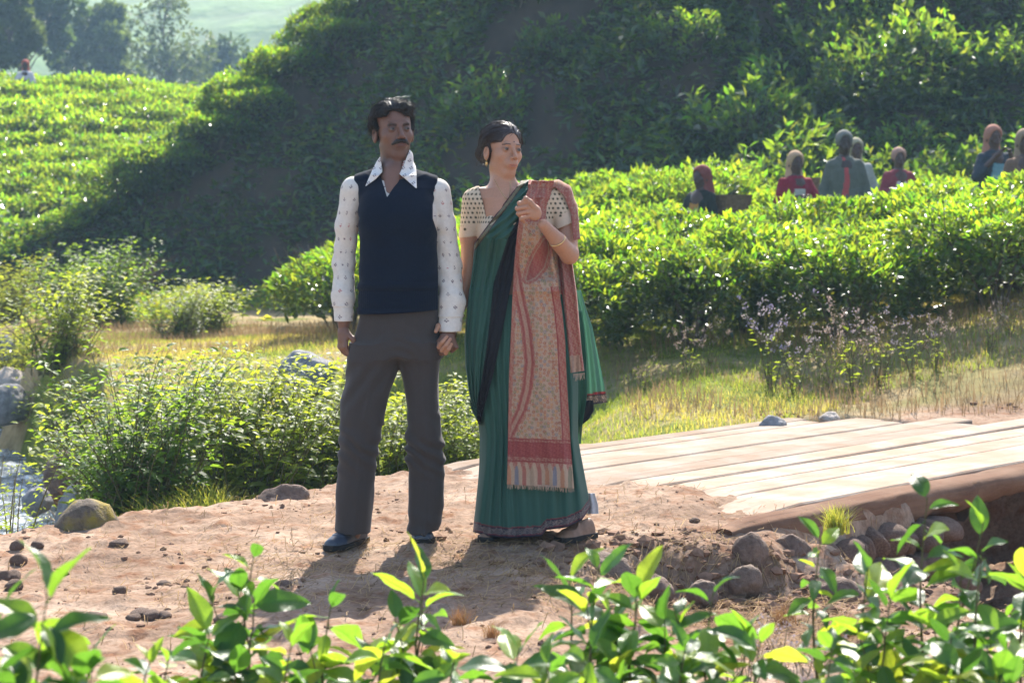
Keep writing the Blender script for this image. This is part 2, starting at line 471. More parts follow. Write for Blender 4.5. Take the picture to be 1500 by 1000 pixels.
def rock_mat(name, c1, c2, moss=None):
    m, nt, b, o = newmat(name)
    n = noise_node(nt, 9, 6, .7); n2 = noise_node(nt, 55, 4, .7)
    r = ramp(nt, n.outputs['Fac'], [(.35, c1), (.65, c2)])
    c = r.outputs[0]
    fine = ramp(nt, n2.outputs['Fac'], [(.3, (.7,) * 3), (.7, (1.2,) * 3)])
    c = mixc(nt, 1, c, fine.outputs[0], 'MULTIPLY')
    if moss:
        n3 = noise_node(nt, 4.5, 5, .65); rr = ramp(nt, n3.outputs['Fac'], [(.46, (0,) * 3), (.56, (1,) * 3)])
        g = N(nt, 'ShaderNodeNewGeometry'); sx = N(nt, 'ShaderNodeSeparateXYZ'); nt.links.new(g.outputs['Normal'], sx.inputs[0])
        ad = N(nt, 'ShaderNodeMath', operation='MULTIPLY'); nt.links.new(rr.outputs[0], ad.inputs[0])
        up = N(nt, 'ShaderNodeMapRange'); up.inputs[1].default_value = -.1; up.inputs[2].default_value = .5; nt.links.new(sx.outputs[2], up.inputs[0]); nt.links.new(up.outputs[0], ad.inputs[1])
        c = mixc(nt, ad.outputs[0], c, moss)
    nt.links.new(c, b.inputs['Base Color']); b.inputs['Roughness'].default_value = .85; b.inputs['Specular IOR Level'].default_value = .25
    mx = N(nt, 'ShaderNodeMath', operation='ADD'); nt.links.new(n.outputs['Fac'], mx.inputs[0]); nt.links.new(n2.outputs['Fac'], mx.inputs[1])
    bump(nt, b, mx.outputs[0], .6, .02)
    return m
red_rock = rock_mat('red_brown_stone', (.10, .062, .045), (.21, .14, .105))
grey_rock = rock_mat('grey_stone', (.14, .14, .15), (.27, .26, .26))
mossy_rock = rock_mat('mossy_stone', (.10, .075, .055), (.18, .14, .10), (.22, .16, .02))
pale_rock = rock_mat('pale_stone', (.28, .24, .21), (.42, .36, .31))

dusty_rock = rock_mat('dusty_stone', (.11, .075, .056), (.20, .14, .105))

def rock(px, py, d, wpx, hpx, seed, mat, label=None, group=None, name='rock', sub=4, flat=None, cat='rock', depth=.8, sink=.25, rz=None):
    c = U(px, py, d); w = wpx * d / F; h = hpx * d / F
    v, f = rock_mesh(seed, sub, 1.0)
    v = v * np.array([w * .55, w * .55 * depth, h * .55 * (1 + sink)])
    c[2] -= h * .5 * sink + (.12 * h if d < 10 else 0)
    o = link(name, mesh_np(name, v, f, mat), None, c); o.rotation_euler = (0, 0, (seed * .37 % 1) * .5 if rz is None else rz)
    tag(o, label, cat, group)
    return o

# ================================================================ plank bridge
def wood_mat(name, tone, dusty=.9):
    m, nt, b, o = newmat(name)
    tc = N(nt, 'ShaderNodeTexCoord'); mp = N(nt, 'ShaderNodeMapping'); mp.inputs['Scale'].default_value = (1.2, 26, 26)
    nt.links.new(tc.outputs['Object'], mp.inputs[0])
    n = N(nt, 'ShaderNodeTexNoise'); n.inputs['Scale'].default_value = 1.5; n.inputs['Detail'].default_value = 6; n.inputs['Roughness'].default_value = .7
    nt.links.new(mp.outputs[0], n.inputs['Vector'])
    n2 = noise_node(nt, 3.2, 5, .65); n3 = noise_node(nt, 60, 3)
    r = ramp(nt, n.outputs['Fac'], [(.28, tuple(x * .62 for x in tone)), (.5, tone), (.75, tuple(min(1, x * 1.2) for x in tone))])
    dust = ramp(nt, n2.outputs['Fac'], [(.36, (0,) * 3), (.60, (dusty,) * 3)])
    oi = N(nt, 'ShaderNodeObjectInfo'); rr = ramp(nt, oi.outputs['Random'], [(0, (.82,) * 3), (1, (1.12,) * 3)])
    c = mixc(nt, dust.outputs[0], r.outputs[0], (.28, .20, .142)); c = mixc(nt, 1, c, rr.outputs[0], 'MULTIPLY')
    nt.links.new(c, b.inputs['Base Color']); b.inputs['Roughness'].default_value = .95; b.inputs['Specular IOR Level'].default_value = .06
    mx = N(nt, 'ShaderNodeMath', operation='ADD'); nt.links.new(n.outputs['Fac'], mx.inputs[0]); nt.links.new(n3.outputs['Fac'], mx.inputs[1])
    bump(nt, b, mx.outputs[0], .4, .006)
    return m
plank_mat = wood_mat('weathered_planks', (.36, .295, .24))
beam_mat = wood_mat('rough_beam', (.12, .066, .043), .22)
BANG = math.atan2(US[1], US[0])
bridge = tag(empty('plank_bridge', (*from_sn(9, 6), 0), BANG), 'weathered plank bridge with rough hewn edge log over a stone abutment', 'bridge')
def plank(s0, s1, n0, n1, z, th, seed):
    r = np.random.default_rng(seed); k = 28
    ss = np.linspace(s0, s1, k) - 9
    def wav(a): return a * (vn(ss * 1.7 + seed, ss * 0, seed=seed) - .5)
    na, nb = n0 - 6 + wav(.012) - wav(.0), n1 - 6 + a_w(ss, seed + 1)
    zt = z + .004 * (vn(ss * .8 + seed, ss * 0, seed=seed + 2) - .5) - .055 * S(.6, 0, ss - ss[0])
    ch = .008
    prof = [(na, zt - th), (na, zt - ch), (na + ch, zt), (.5 * (na + nb), zt + .002), (nb - ch, zt), (nb, zt - ch), (nb, zt - th)]
    V = np.stack([np.stack([ss, a, b], -1) for a, b in prof], 1)
    m_ = len(prof); V = V.reshape(-1, 3); i = np.arange(k - 1)[:, None] * m_; j = np.arange(m_)[None]; j2 = (j + 1) % m_
    Q = np.stack([i + j, i + m_ + j, i + m_ + j2, i + j2], -1).reshape(-1, 4)
    caps = [np.arange(m_)[::-1][None], ((k - 1) * m_ + np.arange(m_))[None]]
    me = mesh_np('plank', V, [Q, caps[0], caps[1]], plank_mat, False)
    return link('plank', me, bridge)
def a_w(ss, seed): return .012 * (vn(ss * 1.5 + seed * 3, ss * 0, seed=seed) - .5)
edges = [(4.96, 5.305, 6.85, 12.4), (5.31, 5.53, 6.95, 12.2), (5.545, 5.755, 7.0, 11.6), (5.795, 6.00, 7.0, 11.9), (6.002, 6.205, 6.9, 11.0), (6.212, 6.425, 7.0, 11.3), (6.428, 6.605, 7.0, 10.8), (6.61, 6.83, 6.95, 10.9), (6.836, 6.985, 7.05, 10.5), (6.995, 7.14, 7.0, 10.6)]
for q, (n0, n1, s0, s1) in enumerate(edges):
    plank(s0, s1, n0, n1, .038 + .0018 * math.sin(q * 2.3), .05, 200 + q)
# rough hewn edge log: top flush with the deck, ragged underside
k, m_ = 90, 14
ss = np.linspace(6.75, 12.6, k) - 9
V = []
for i, s_ in enumerate(ss):
    a = np.arange(m_) / m_ * 2 * math.pi
    th = .085 + .05 * fbm(np.array([s_ * 1.3]), np.array([0.]), seed=301)[0] + .035 * S(.5, 2.5, s_)
    y = np.cos(a) * .10; z_ = np.sin(a) * th
    z_ = np.where(z_ > .028, .028 + (z_ - .028) * .15, z_)
    nz = fbm(s_ * 3 + np.cos(a) * 1.2, np.sin(a) * 1.5 + 5, o=4, seed=303) - .5 + .5 * (fbm(s_ * 11 + np.cos(a) * 2, np.sin(a) * 3 + 5, o=3, seed=304) - .5)
    rr = 1 + .7 * nz
    tp = min(1, (i + 1) / 5) ** .5
    V.append(np.stack([np.full(m_, s_) + .02 * nz, (4.87 - 6) + y * rr * tp + .03 * (vn(np.array([s_ * 1.1]), np.array([0.]), seed=305)[0] - .5), np.where(z_ > .02, z_ - .002, z_ * rr * tp) - (.05 - .002) + .045 + .02 * (1 - tp) * -2], -1))
V = np.array(V).reshape(-1, 3); i = np.arange(k - 1)[:, None] * m_; j = np.arange(m_)[None]; j2 = (j + 1) % m_
Q = np.stack([i + j, i + m_ + j, i + m_ + j2, i + j2], -1).reshape(-1, 4)
link('edge_log', mesh_np('edge_log', V, [Q, np.arange(m_)[::-1][None], ((k - 1) * m_ + np.arange(m_))[None]], beam_mat), bridge)
for bs, bn in ((8.9, 0), (10.6, 0)):
    v, q = tubes([([(bs - 9, -1.05, -.13), (bs - 9, -.2, -.14), (bs - 9, 1.1, -.13)], [.08, .075, .08])], 9)
    link('cross_beam', mesh_np('cross_beam', v, q, beam_mat), bridge)

# abutment stones, each a thing you could lift out
k = 0
r_ = np.random.default_rng(33)
ab_meshes = [mesh_np('abutment_stone', *rock_mesh(400 + i, 3, 1.0, .25, 4), red_rock) for i in range(7)]
for row, zz in enumerate((-.17, -.30, -.43, -.56, -.69)):
    s_ = 7.25 + .06 * row
    while s_ < 8.35:
        w_ = r_.uniform(.07, .24)
        p = from_sn(s_ + w_ / 2, 4.76 - .02 * row + r_.uniform(-.03, .03))
        o = link('abutment_stone', ab_meshes[k % 7], None, (p[0], p[1], zz + r_.uniform(-.015, .015)))
        o.scale = (w_ * .6, .10, .072 * r_.uniform(.8, 1.25)); o.rotation_euler = (r_.uniform(-.2, .2), r_.uniform(-.5, .5), BANG + r_.uniform(-.3, .3))
        tag(o, 'rounded river stone packed in the dry wall under the bridge end', 'stone', 'river stones of the bridge abutment')
        s_ += w_ * .96; k += 1

# big stones
rock(415, 727, 9.3, 78, 44, 11, red_rock, 'red-brown boulder lying on the road edge left of the man', sink=.4)
rock(128, 766, 8.35, 92, 76, 12, mossy_rock, 'small jagged rock with yellow moss at the stream edge of the road', sink=.3)
rock(200, 782, 8.5, 75, 26, 13, pale_rock, 'flat pale rock right of the mossy rock', sink=.6)
rock(345, 757, 8.95, 62, 26, 14, pale_rock, 'flat pale rock half buried in the road edge', sink=.6)
rock(118, 742, 14.2, 70, 60, 15, grey_rock, 'rounded dark boulder standing in the glittering stream', sink=.6)
rock(12, 585, 19.5, 60, 46, 16, grey_rock, 'dark boulder at the left edge above the upper stream', sink=.4)
rock(10, 528, 22, 64, 58, 17, grey_rock, 'largest grey boulder at the left edge below the yellow-green bush', sink=.4)
rock(450, 535, 16.5, 78, 46, 18, grey_rock, 'grey boulder in the meadow left of the man\'s hand', sink=.4)
rock(22, 560, 21, 70, 40, 24, pale_rock, 'pale sloping rock between the two left edge boulders', sink=.5)
rock(55, 728, 14.6, 40, 26, 25, grey_rock, 'small wet dark rock in the stream', sink=.6)
rock(95, 690, 15.2, 60, 50, 26, red_rock, 'brown rock on the far stream bank under the shrub', sink=.5)
rock(880, 822, 7.75, 80, 32, 19, dusty_rock, 'weathered flat stone in the bank right of the woman\'s shadow', sink=.8)
rock(1100, 798, 8.0, 52, 38, 20, red_rock, 'earth-covered stone under the left end of the edge log', sink=.5)
rock(1092, 842, 7.85, 46, 38, 21, dusty_rock, 'smooth grey cobble in the bank below the edge log', sink=.4)
rock(1160, 800, 8.25, 56, 36, 22, red_rock, 'rounded brown stone at the corner of the bridge abutment', sink=.4)
rock(1030, 862, 7.7, 44, 28, 23, dusty_rock, 'small dark cobble at the foot of the bank', sink=.4)
rock(960, 858, 7.7, 58, 34, 27, red_rock, 'brown cobble in the middle of the rocky bank', sink=.5)
rock(845, 868, 7.35, 70, 36, 28, red_rock, 'brown stone at the edge of the woman\'s shadow', sink=.6)
rock(930, 905, 7.2, 90, 30, 29, red_rock, 'long flat brown stone behind the front leaves', sink=.6)
rock(885, 888, 7.1, 40, 26, 30, dusty_rock, 'pale flat stone beside the front plant', sink=.5)
rock(305, 930, 6.3, 110, 26, 31, pale_rock, 'long pale stone lying flush in the road', sink=.7)
rock(1225, 870, 7.9, 80, 60, 37, red_rock, 'large brown stone at the foot of the abutment', sink=.4)
rock(1130, 618, 12.2, 40, 18, 35, grey_rock, 'small dark stone at the far end of the bridge deck', sink=.4)
rock(1215, 610, 12.6, 30, 14, 36, pale_rock, 'pale stone on the grass past the bridge deck', sink=.4)
small = [(25, 800, 18, 16), (27, 813, 24, 20), (55, 800, 18, 12), (8, 840, 22, 18), (18, 838, 26, 18), (20, 850, 24, 20), (72, 835, 14, 10), (175, 797, 26, 14), (175, 862, 20, 14), (95, 835, 12, 10), (240, 847, 18, 9), (415, 850, 26, 12), (398, 871, 16, 12), (206, 893, 28, 14), (222, 895, 26, 18), (195, 900, 20, 12), (240, 898, 22, 12), (140, 898, 32, 12), (325, 905, 26, 16), (288, 872, 14, 12), (307, 884, 10, 8), (672, 822, 12, 12), (1018, 762, 14, 8)]
r_ = np.random.default_rng(5)
sm = [mesh_np('stone', *rock_mesh(500 + i, 3, 1.0, .4, 6), red_rock) for i in range(6)]
for i, (px, py, w_, h_) in enumerate(small):
    d = CAM_H * F / (py + h_ / 2 - HORIZON); c = U(px, py, d)
    o = link('stone', sm[i % 6], None, (c[0], c[1], gz(c[0], c[1]) + h_ * .25 * d / F))
    s_ = d / F; o.scale = (w_ * .6 * s_, w_ * .5 * s_, h_ * .62 * s_); o.rotation_euler = (0, 0, i * 1.3)
    tag(o, 'small brown stone lying loose on the dirt road', 'stone', 'loose stones on the road')
# ================================================================ implicit surfaces for figures
def smin(a, b, k):
    h = np.clip(.5 + .5 * (b - a) / k, 0, 1)
    return b + (a - b) * h - k * h * (1 - h)
def smax(a, b, k): return -smin(-a, -b, k)
def sphere(P, c, r): return np.sqrt(((P - np.asarray(c, np.float32)) ** 2).sum(-1)) - r
def ell(P, c, r, rot=None):
    q = P - np.asarray(c, np.float32)
    if rot is not None: q = q @ np.asarray(rot, np.float32)
    r = np.asarray(r, np.float32)
    k0 = np.sqrt(((q / r) ** 2).sum(-1)); k1 = np.sqrt(((q / r ** 2) ** 2).sum(-1)) + 1e-9
    return k0 * (k0 - 1) / k1
def cone(P, a, b, ra, rb):
    a = np.asarray(a, np.float32); b = np.asarray(b, np.float32); ab = b - a
    t = np.clip(((P - a) @ ab) / float(ab @ ab), 0, 1)
    return np.sqrt(((P - a - t[:, None] * ab) ** 2).sum(-1)) - (ra + (rb - ra) * t)
def chain(P, pts, rad, k=.01):
    d = cone(P, pts[0], pts[1], rad[0], rad[1])
    for i in range(1, len(pts) - 1): d = smin(d, cone(P, pts[i], pts[i + 1], rad[i], rad[i + 1]), k)
    return d
def loft(P, keys, p=2.0):
    """keys: rows (z, cx, rx, cy, ry), sorted by z ascending; closed at both ends"""
    K = np.asarray(keys, float); K = K[np.argsort(K[:, 0])]
    z = P[:, 2]; cx, rx, cyy, ry = [np.interp(z, K[:, 0], K[:, i]) for i in (1, 2, 3, 4)]
    u = np.abs((P[:, 0] - cx) / rx); v = np.abs((P[:, 1] - cyy) / ry)
    k0 = (u ** p + v ** p) ** (1 / p)
    g = np.sqrt((u / rx) ** 2 + (v / ry) ** 2) / np.maximum(np.sqrt(u * u + v * v), 1e-6)
    d = (k0 - 1) / np.maximum(g, 1e-3)
    return np.maximum(d, np.maximum(K[0, 0] - z, z - K[-1, 0]))
def poly2(px, py, poly):
    """signed distance to a polygon (negative inside) in the same units as px, py"""
    poly = np.asarray(poly, float); n = len(poly)
    d = np.full(px.shape, 1e9); s = np.ones(px.shape)
    for i in range(n):
        a = poly[i]; b = poly[(i + 1) % n]; e = b - a; wx, wy = px - a[0], py - a[1]
        t = np.clip((wx * e[0] + wy * e[1]) / (e @ e), 0, 1)
        d = np.minimum(d, (wx - e[0] * t) ** 2 + (wy - e[1] * t) ** 2)
        c1 = py >= a[1]; c2 = py < b[1]; c3 = e[0] * wy > e[1] * wx
        s = np.where((c1 & c2 & c3) | (~c1 & ~c2 & ~c3), -s, s)
    return s * np.sqrt(d)
def polyline_d(px, py, pts):
    d = np.full(px.shape, 1e9)
    for a, b in zip(pts[:-1], pts[1:]):
        a = np.asarray(a, float); b = np.asarray(b, float); e = b - a; wx, wy = px - a[0], py - a[1]
        t = np.clip((wx * e[0] + wy * e[1]) / (e @ e), 0, 1)
        d = np.minimum(d, np.hypot(wx - e[0] * t, wy - e[1] * t))
    return d
def toP(P):
    """metres in the scene -> the grid the figure was measured on"""
    s = F / P[:, 1]
    return 750 + P[:, 0] * s, HORIZON - (P[:, 2] - CAM_H) * s

def surf(f, xs, ys, zs, proj=1):
    xs, ys, zs = [np.asarray(a, np.float32) for a in (xs, ys, zs)]
    B = 8
    def pad(a):
        n = int(math.ceil((len(a) - 1) / B)) * B + 1
        return np.concatenate([a, a[-1] + (a[-1] - a[-2]) * np.arange(1, n - len(a) + 1)]).astype(np.float32)
    xs, ys, zs = pad(xs), pad(ys), pad(zs)
    nx, ny, nz = len(xs), len(ys), len(zs)
    bx, by, bz = [np.arange(0, n - 1, B) for n in (nx, ny, nz)]
    def cen(a, b): return .5 * (a[b] + a[b + B])
    def hal(a, b): return .5 * (a[b + B] - a[b])
    cx, cyy, cz = np.meshgrid(cen(xs, bx), cen(ys, by), cen(zs, bz), indexing='ij')
    hx, hy, hz = np.meshgrid(hal(xs, bx), hal(ys, by), hal(zs, bz), indexing='ij')
    dc = f(np.stack([cx, cyy, cz], -1).reshape(-1, 3)).reshape(cx.shape)
    act = np.abs(dc) < np.sqrt(hx ** 2 + hy ** 2 + hz ** 2) * 1.5 + .004
    D = np.repeat(np.repeat(np.repeat(np.where(dc < 0, -1., 1.).astype(np.float32), B, 0), B, 1), B, 2)
    D = np.pad(D, ((0, 1), (0, 1), (0, 1)), mode='edge')
    A = np.argwhere(act); g = np.arange(B + 1)
    for st in range(0, len(A), 1500):
        a = A[st:st + 1500] * B
        I = (a[:, 0, None] + g)[:, :, None, None]; Jx = (a[:, 1, None] + g)[:, None, :, None]; K = (a[:, 2, None] + g)[:, None, None, :]
        I, Jx, K = np.broadcast_arrays(I, Jx, K)
        P = np.stack([xs[I], ys[Jx], zs[K]], -1).reshape(-1, 3)
        D[I, Jx, K] = f(P).reshape(I.shape)
    ins = D < 0
    c = np.zeros((nx - 1, ny - 1, nz - 1), np.int8)
    for i in (0, 1):
        for j in (0, 1):
            for k in (0, 1): c += ins[i:nx - 1 + i, j:ny - 1 + j, k:nz - 1 + k]
    cells = np.argwhere((c > 0) & (c < 8)); del c
    vid = np.full((nx - 1, ny - 1, nz - 1), -1, np.int32); vid[tuple(cells.T)] = np.arange(len(cells))
    acc = np.zeros((len(cells), 3)); cnt = np.zeros(len(cells))
    ax_ = (xs, ys, zs)
    for ax in range(3):
        o1, o2 = [q for q in range(3) if q != ax]
        for a in (0, 1):
            for b in (0, 1):
                p0 = cells.copy(); p0[:, o1] += a; p0[:, o2] += b; p1 = p0.copy(); p1[:, ax] += 1
                d0 = D[tuple(p0.T)]; d1 = D[tuple(p1.T)]; m = (d0 < 0) != (d1 < 0)
                t = np.where(m, d0 / np.where(m, d0 - d1, 1), 0)
                pos = np.stack([ax_[q][p0[:, q]] for q in range(3)], -1).astype(float)
                pos[:, ax] += t * (ax_[ax][p1[:, ax]] - ax_[ax][p0[:, ax]])
                acc += pos * m[:, None]; cnt += m
    V = acc / cnt[:, None]
    Q = []
    for ax in range(3):
        o1, o2 = [(1, 2), (2, 0), (0, 1)][ax]
        sl0 = [slice(None)] * 3; sl1 = [slice(None)] * 3; sl0[ax] = slice(0, -1); sl1[ax] = slice(1, None)
        a_, b_ = ins[tuple(sl0)], ins[tuple(sl1)]
        e = np.argwhere(a_ != b_)
        e = e[(e[:, o1] > 0) & (e[:, o2] > 0) & (e[:, o1] < D.shape[o1] - 1) & (e[:, o2] < D.shape[o2] - 1)]
        fl = a_[tuple(e.T)]
        def cv(i, j):
            q = e.copy(); q[:, o1] -= i; q[:, o2] -= j; return vid[tuple(q.T)]
        quad = np.stack([cv(1, 1), cv(0, 1), cv(0, 0), cv(1, 0)], -1)
        quad[~fl] = quad[~fl][:, ::-1]
        Q.append(quad[(quad >= 0).all(1)])
    Q = np.concatenate(Q)
    if proj:     # pull the vertices onto the true surface
        h = .0008; P = V.astype(np.float32); d = f(P)
        G = np.stack([f(P + np.eye(3, dtype=np.float32)[i] * h) - d for i in range(3)], -1) / h
        gl = (G ** 2).sum(-1, keepdims=True); st = d[:, None] * G / np.maximum(gl, .25)
        V = V - np.clip(st, -.0015, .0015)
    return V, Q

def only(P, c, r, fn):
    """evaluate a detailed piece only near its centre"""
    dd = np.sqrt(((P - np.asarray(c, np.float32)) ** 2).sum(-1)); m = dd < r
    out = dd - r + .035
    if m.any(): out[m] = fn(P[m])
    return out
def frame(c, yaw, pitch=0, roll=0):
    """head frame: local x to the figure's image right, y to the back, z up"""
    M = Matrix.Rotation(yaw, 3, 'Z') @ Matrix.Rotation(roll, 3, 'Y') @ Matrix.Rotation(pitch, 3, 'X')
    return np.asarray(c, float), np.array(M)
def loc(P, fr): return (P - fr[0].astype(np.float32)) @ fr[1].astype(np.float32)     # world -> local
def glo(p, fr): return np.asarray(p, float) @ fr[1].T + fr[0]                         # local -> world

def head_sdf(q, fem=False, sc_=1.0):
    q = q / sc_
    jw = .9 if fem else 1.0
    d = ell(q, (0, .018, .035), (.072, .093, .082))
    d = smin(d, ell(q, (0, -.022, -.03), (.0585, .062, .078)), .035)
    d = smin(d, ell(q, (0, -.012, -.068), (.050 * jw, .058, .046)), .025)
    d = smin(d, sphere(q, (0, -.058, -.100 if not fem else -.098), .0185 * jw), .026)
    for s in (-1, 1):
        d = smin(d, sphere(q, (s * .041, -.048, -.028), .021), .02)               # cheekbone
        d = smin(d, cone(q, (s * .044 * jw, .004, -.066), (s * .016, -.056, -.102), .013, .010), .022)   # jaw line
    d = smin(d, cone(q, (-.034, -.075, .018), (.034, -.075, .018), .009 if not fem else .0075, .009 if not fem else .0075), .012)   # brow
    for s in (-1, 1):
        d = smax(d, -ell(q, (s * .031, -.098, .001), (.020, .019, .0145)), .012)   # eye socket
        e = sphere(q, (s * .031, -.0715, -.001), .0142)                             # lids
        d = smin(d, e, .004)
        d = smax(d, -ell(q, (s * .0315, -.088, -.0015), (.0125, .010, .0042 if fem else .0033)), .002)
    nb = .85 if fem else 1.0
    d = smin(d, cone(q, (0, -.079, .010), (0, -.106, -.030), .0068 * nb, .0095 * nb), .009)
    d = smin(d, ell(q, (0, -.1075, -.033), (.0105 * nb, .0095, .0085)), .005)
    for s in (-1, 1):
        d = smin(d, ell(q, (s * .0125 * nb, -.096, -.0375), (.0072, .0095, .0068)), .004)
        d = smax(d, -ell(q, (s * .0062, -.103, -.0435), (.0034, .005, .0028)), .002)
    d = smin(d, ell(q, (0, -.078, -.062), (.030, .019, .022)), .014)              # muzzle
    li = 1.0; yo = .0035 if fem else 0.; zo = -.003 if fem else 0.
    d = smin(d, ell(q, (-.0085, -.0945 + yo, -.0625 + zo), (.0135, .0050, .0036 * li)), .005)
    d = smin(d, ell(q, (.0085, -.0945 + yo, -.0625 + zo), (.0135, .0050, .0036 * li)), .005)
    d = smin(d, ell(q, (0, -.0925 + yo, -.0705 + zo), (.0165, .0060, .0045 * li)), .005)
    d = smax(d, -ell(q, (0, -.100 + yo, -.0664 + zo), (.023, .007, .0010)), .002)
    for s in (-1, 1):
        er = ell(q, (s * .0775, .008, -.020), (.0095, .0195, .031))
        er = smax(er, -ell(q, (s * .085, .002, -.016), (.0065, .011, .019)), .004)
        d = smin(d, er, .006)
    return d * sc_

def hand_pts(w, fwd, side, nrm):
    """frame of a hand: wrist w, fwd along the palm, side towards the thumb, nrm = back of the hand"""
    return lambda a, b, c=0: np.asarray(w) + np.asarray(fwd) * a + np.asarray(side) * b + np.asarray(nrm) * c

def relaxed_hand(P, w, fwd, side, nrm, curl=.5, s=1.0):
    w = np.asarray(w, float); fwd = norm(np.asarray(fwd, float)); nrm = norm(np.asarray(nrm, float)); side = norm(np.asarray(side, float))
    d = chain(P, [w, w + fwd * .03 * s, w + fwd * .055 * s], [.021 * s, .022 * s, .022 * s])
    for b in (-.026, -.009, .009, .026):
        d = smin(d, cone(P, w + fwd * .02 * s + side * b * .55 * s, w + fwd * .088 * s + side * b * s, .0125 * s, .0115 * s), .01)
    ln = {.026: .070, .009: .078, -.009: .073, -.026: .058}
    for b, L in ln.items():
        k = w + fwd * .088 * s + side * b * s; a = 0.25 + (.0 if b > 0 else .15); pts = [k]; r = [.0098 * s]
        for q, fr_ in enumerate((.46, .30, .24)):
            a += curl * (.55 if q == 0 else .8)
            k = k + (fwd * math.cos(a) - nrm * math.sin(a)) * L * fr_ * s + side * b * .06 * s
            pts.append(k); r.append((.0088, .0078, .0062)[q] * s)
        d = smin(d, chain(P, pts, r, .003), .004)
    t0 = w + fwd * .028 * s + side * .020 * s - nrm * .006 * s
    t1 = t0 + (fwd * .6 + side * .62 - nrm * .35) * .044 * s; t2 = t1 + (fwd * .92 + side * .12 - nrm * .3) * .032 * s; t3 = t2 + (fwd * .96 - side * .08 - nrm * .25) * .024 * s
    return smin(d, chain(P, [t0, t1, t2, t3], [.0135 * s, .0115 * s, .0098 * s, .0078 * s], .006), .012)

def grid_n(P, sc_, seed=0):
    return fbm(P[:, 0] * sc_, P[:, 1] * sc_, P[:, 2] * sc_, o=3, seed=seed) - .5
def ax3(lo, hi, st, fine=()):
    """axis from lo to hi with step st, finer inside the given (a, b, step) windows"""
    out = []; x = lo
    while x < hi:
        out.append(x); s_ = st
        for a, b, q in fine:
            if a - st < x < b: s_ = min(s_, q)
        x += s_
    return np.array(out + [hi], np.float32)

def strands(f, roots, dirs, n=7, step=.012, lift=.002, w=.0008, seed=0, jit=.15, normal=None):
    """hair strands combed along a shell: follow dirs(p) while staying on f = lift"""
    P = np.asarray(roots, np.float32); r = np.random.default_rng(seed); pts = []
    lf = lift * r.uniform(.2, 1.6, len(P)) * np.where(r.uniform(0, 1, len(P)) < .07, 3.2, 1)
    J_ = r.normal(size=P.shape) * jit
    for i in range(n):
        h = .001; d = f(P); G = np.stack([f(P + np.eye(3, dtype=np.float32)[k] * h) - d for k in range(3)], -1) / h
        G = norm(G); P = P - G * (d - lf * (1 + (i == n - 1)))[:, None]
        pts.append(P.copy()); D = dirs(P) + J_; D = D - G * (D * G).sum(-1, keepdims=True); P = P + norm(D) * step
        P = P.astype(np.float32)
    pts = np.stack(pts, 1); T = norm(np.gradient(pts, axis=1)); Sd = norm(np.cross(T, r.normal(size=(len(P), 1, 3)) + 0 * T))
    wd = w * np.linspace(1, .25, n)[None, :, None]
    V = np.stack([pts - Sd * wd, pts + Sd * wd], 2).reshape(-1, 3)
    b = (np.arange(len(P)) * n * 2)[:, None] + np.arange(n - 1)[None] * 2
    return V, np.stack([b, b + 1, b + 3, b + 2], -1).reshape(-1, 4)

def front_depth(f, px, py, y0=7.55, y1=8.35, n=56):
    """distance of the first surface met on the figure's front, per measured point"""
    sh = np.shape(px); px = np.ravel(px); py = np.ravel(py); out = np.full(px.shape, np.nan); prev = None
    for y in np.linspace(y0, y1, n):
        P = np.stack([(px - 750) * y / F, np.full(px.shape, y), CAM_H - (py - HORIZON) * y / F], -1).astype(np.float32)
        d = f(P)
        if prev is not None:
            hit = np.isnan(out) & (d < 0)
            t = prev / np.maximum(prev - d, 1e-6); out[hit] = (y - (y1 - y0) / (n - 1) * (1 - np.clip(t, 0, 1)))[hit]
        prev = d
    return out.reshape(sh)
# ================================================================ the man
def J(px, py, dy=0.0): return U(px, py, 8.0 + dy)
skin_mat = attr_mat('skin', .52, .4, 140, .18, .0015, 0, 0, .07, sss=.12)
hair_mat = simple_mat('dark_hair', (.014, .011, .010), .50, .3, 60, .0, .001, .38)
knit_mat = attr_mat('navy_knit', .95, .1, 220, .35, .003, 0, .06, .2)
cotton_mat = attr_mat('printed_cotton', .85, .15, 90, .2, .002, .12, 0, .06)
twill_mat = attr_mat('brown_twill', .9, .12, 260, .25, .002, 0, .12, .10)
shoe_mat = simple_mat('shoe_leather', (.030, .038, .055), .42, .3, 30, .15, .003, .5)
sole_mat = simple_mat('shoe_sole', (.02, .018, .016), .8, .2, 30, .1, .003, .2)
eye_mat = attr_mat('eye', .15, .5, 40, 0, .001)

def kp(rows, dy=None):
    """rows (py, left, right, dy, halfdepth[m]) measured on the figure -> loft keys in metres"""
    out = []
    for py, l, r, dd, hd in rows:
        a = J(l, py, dd); b = J(r, py, dd); out.append((a[2], (a[0] + b[0]) / 2, (b[0] - a[0]) / 2, 8.0 + dd, hd))
    return out

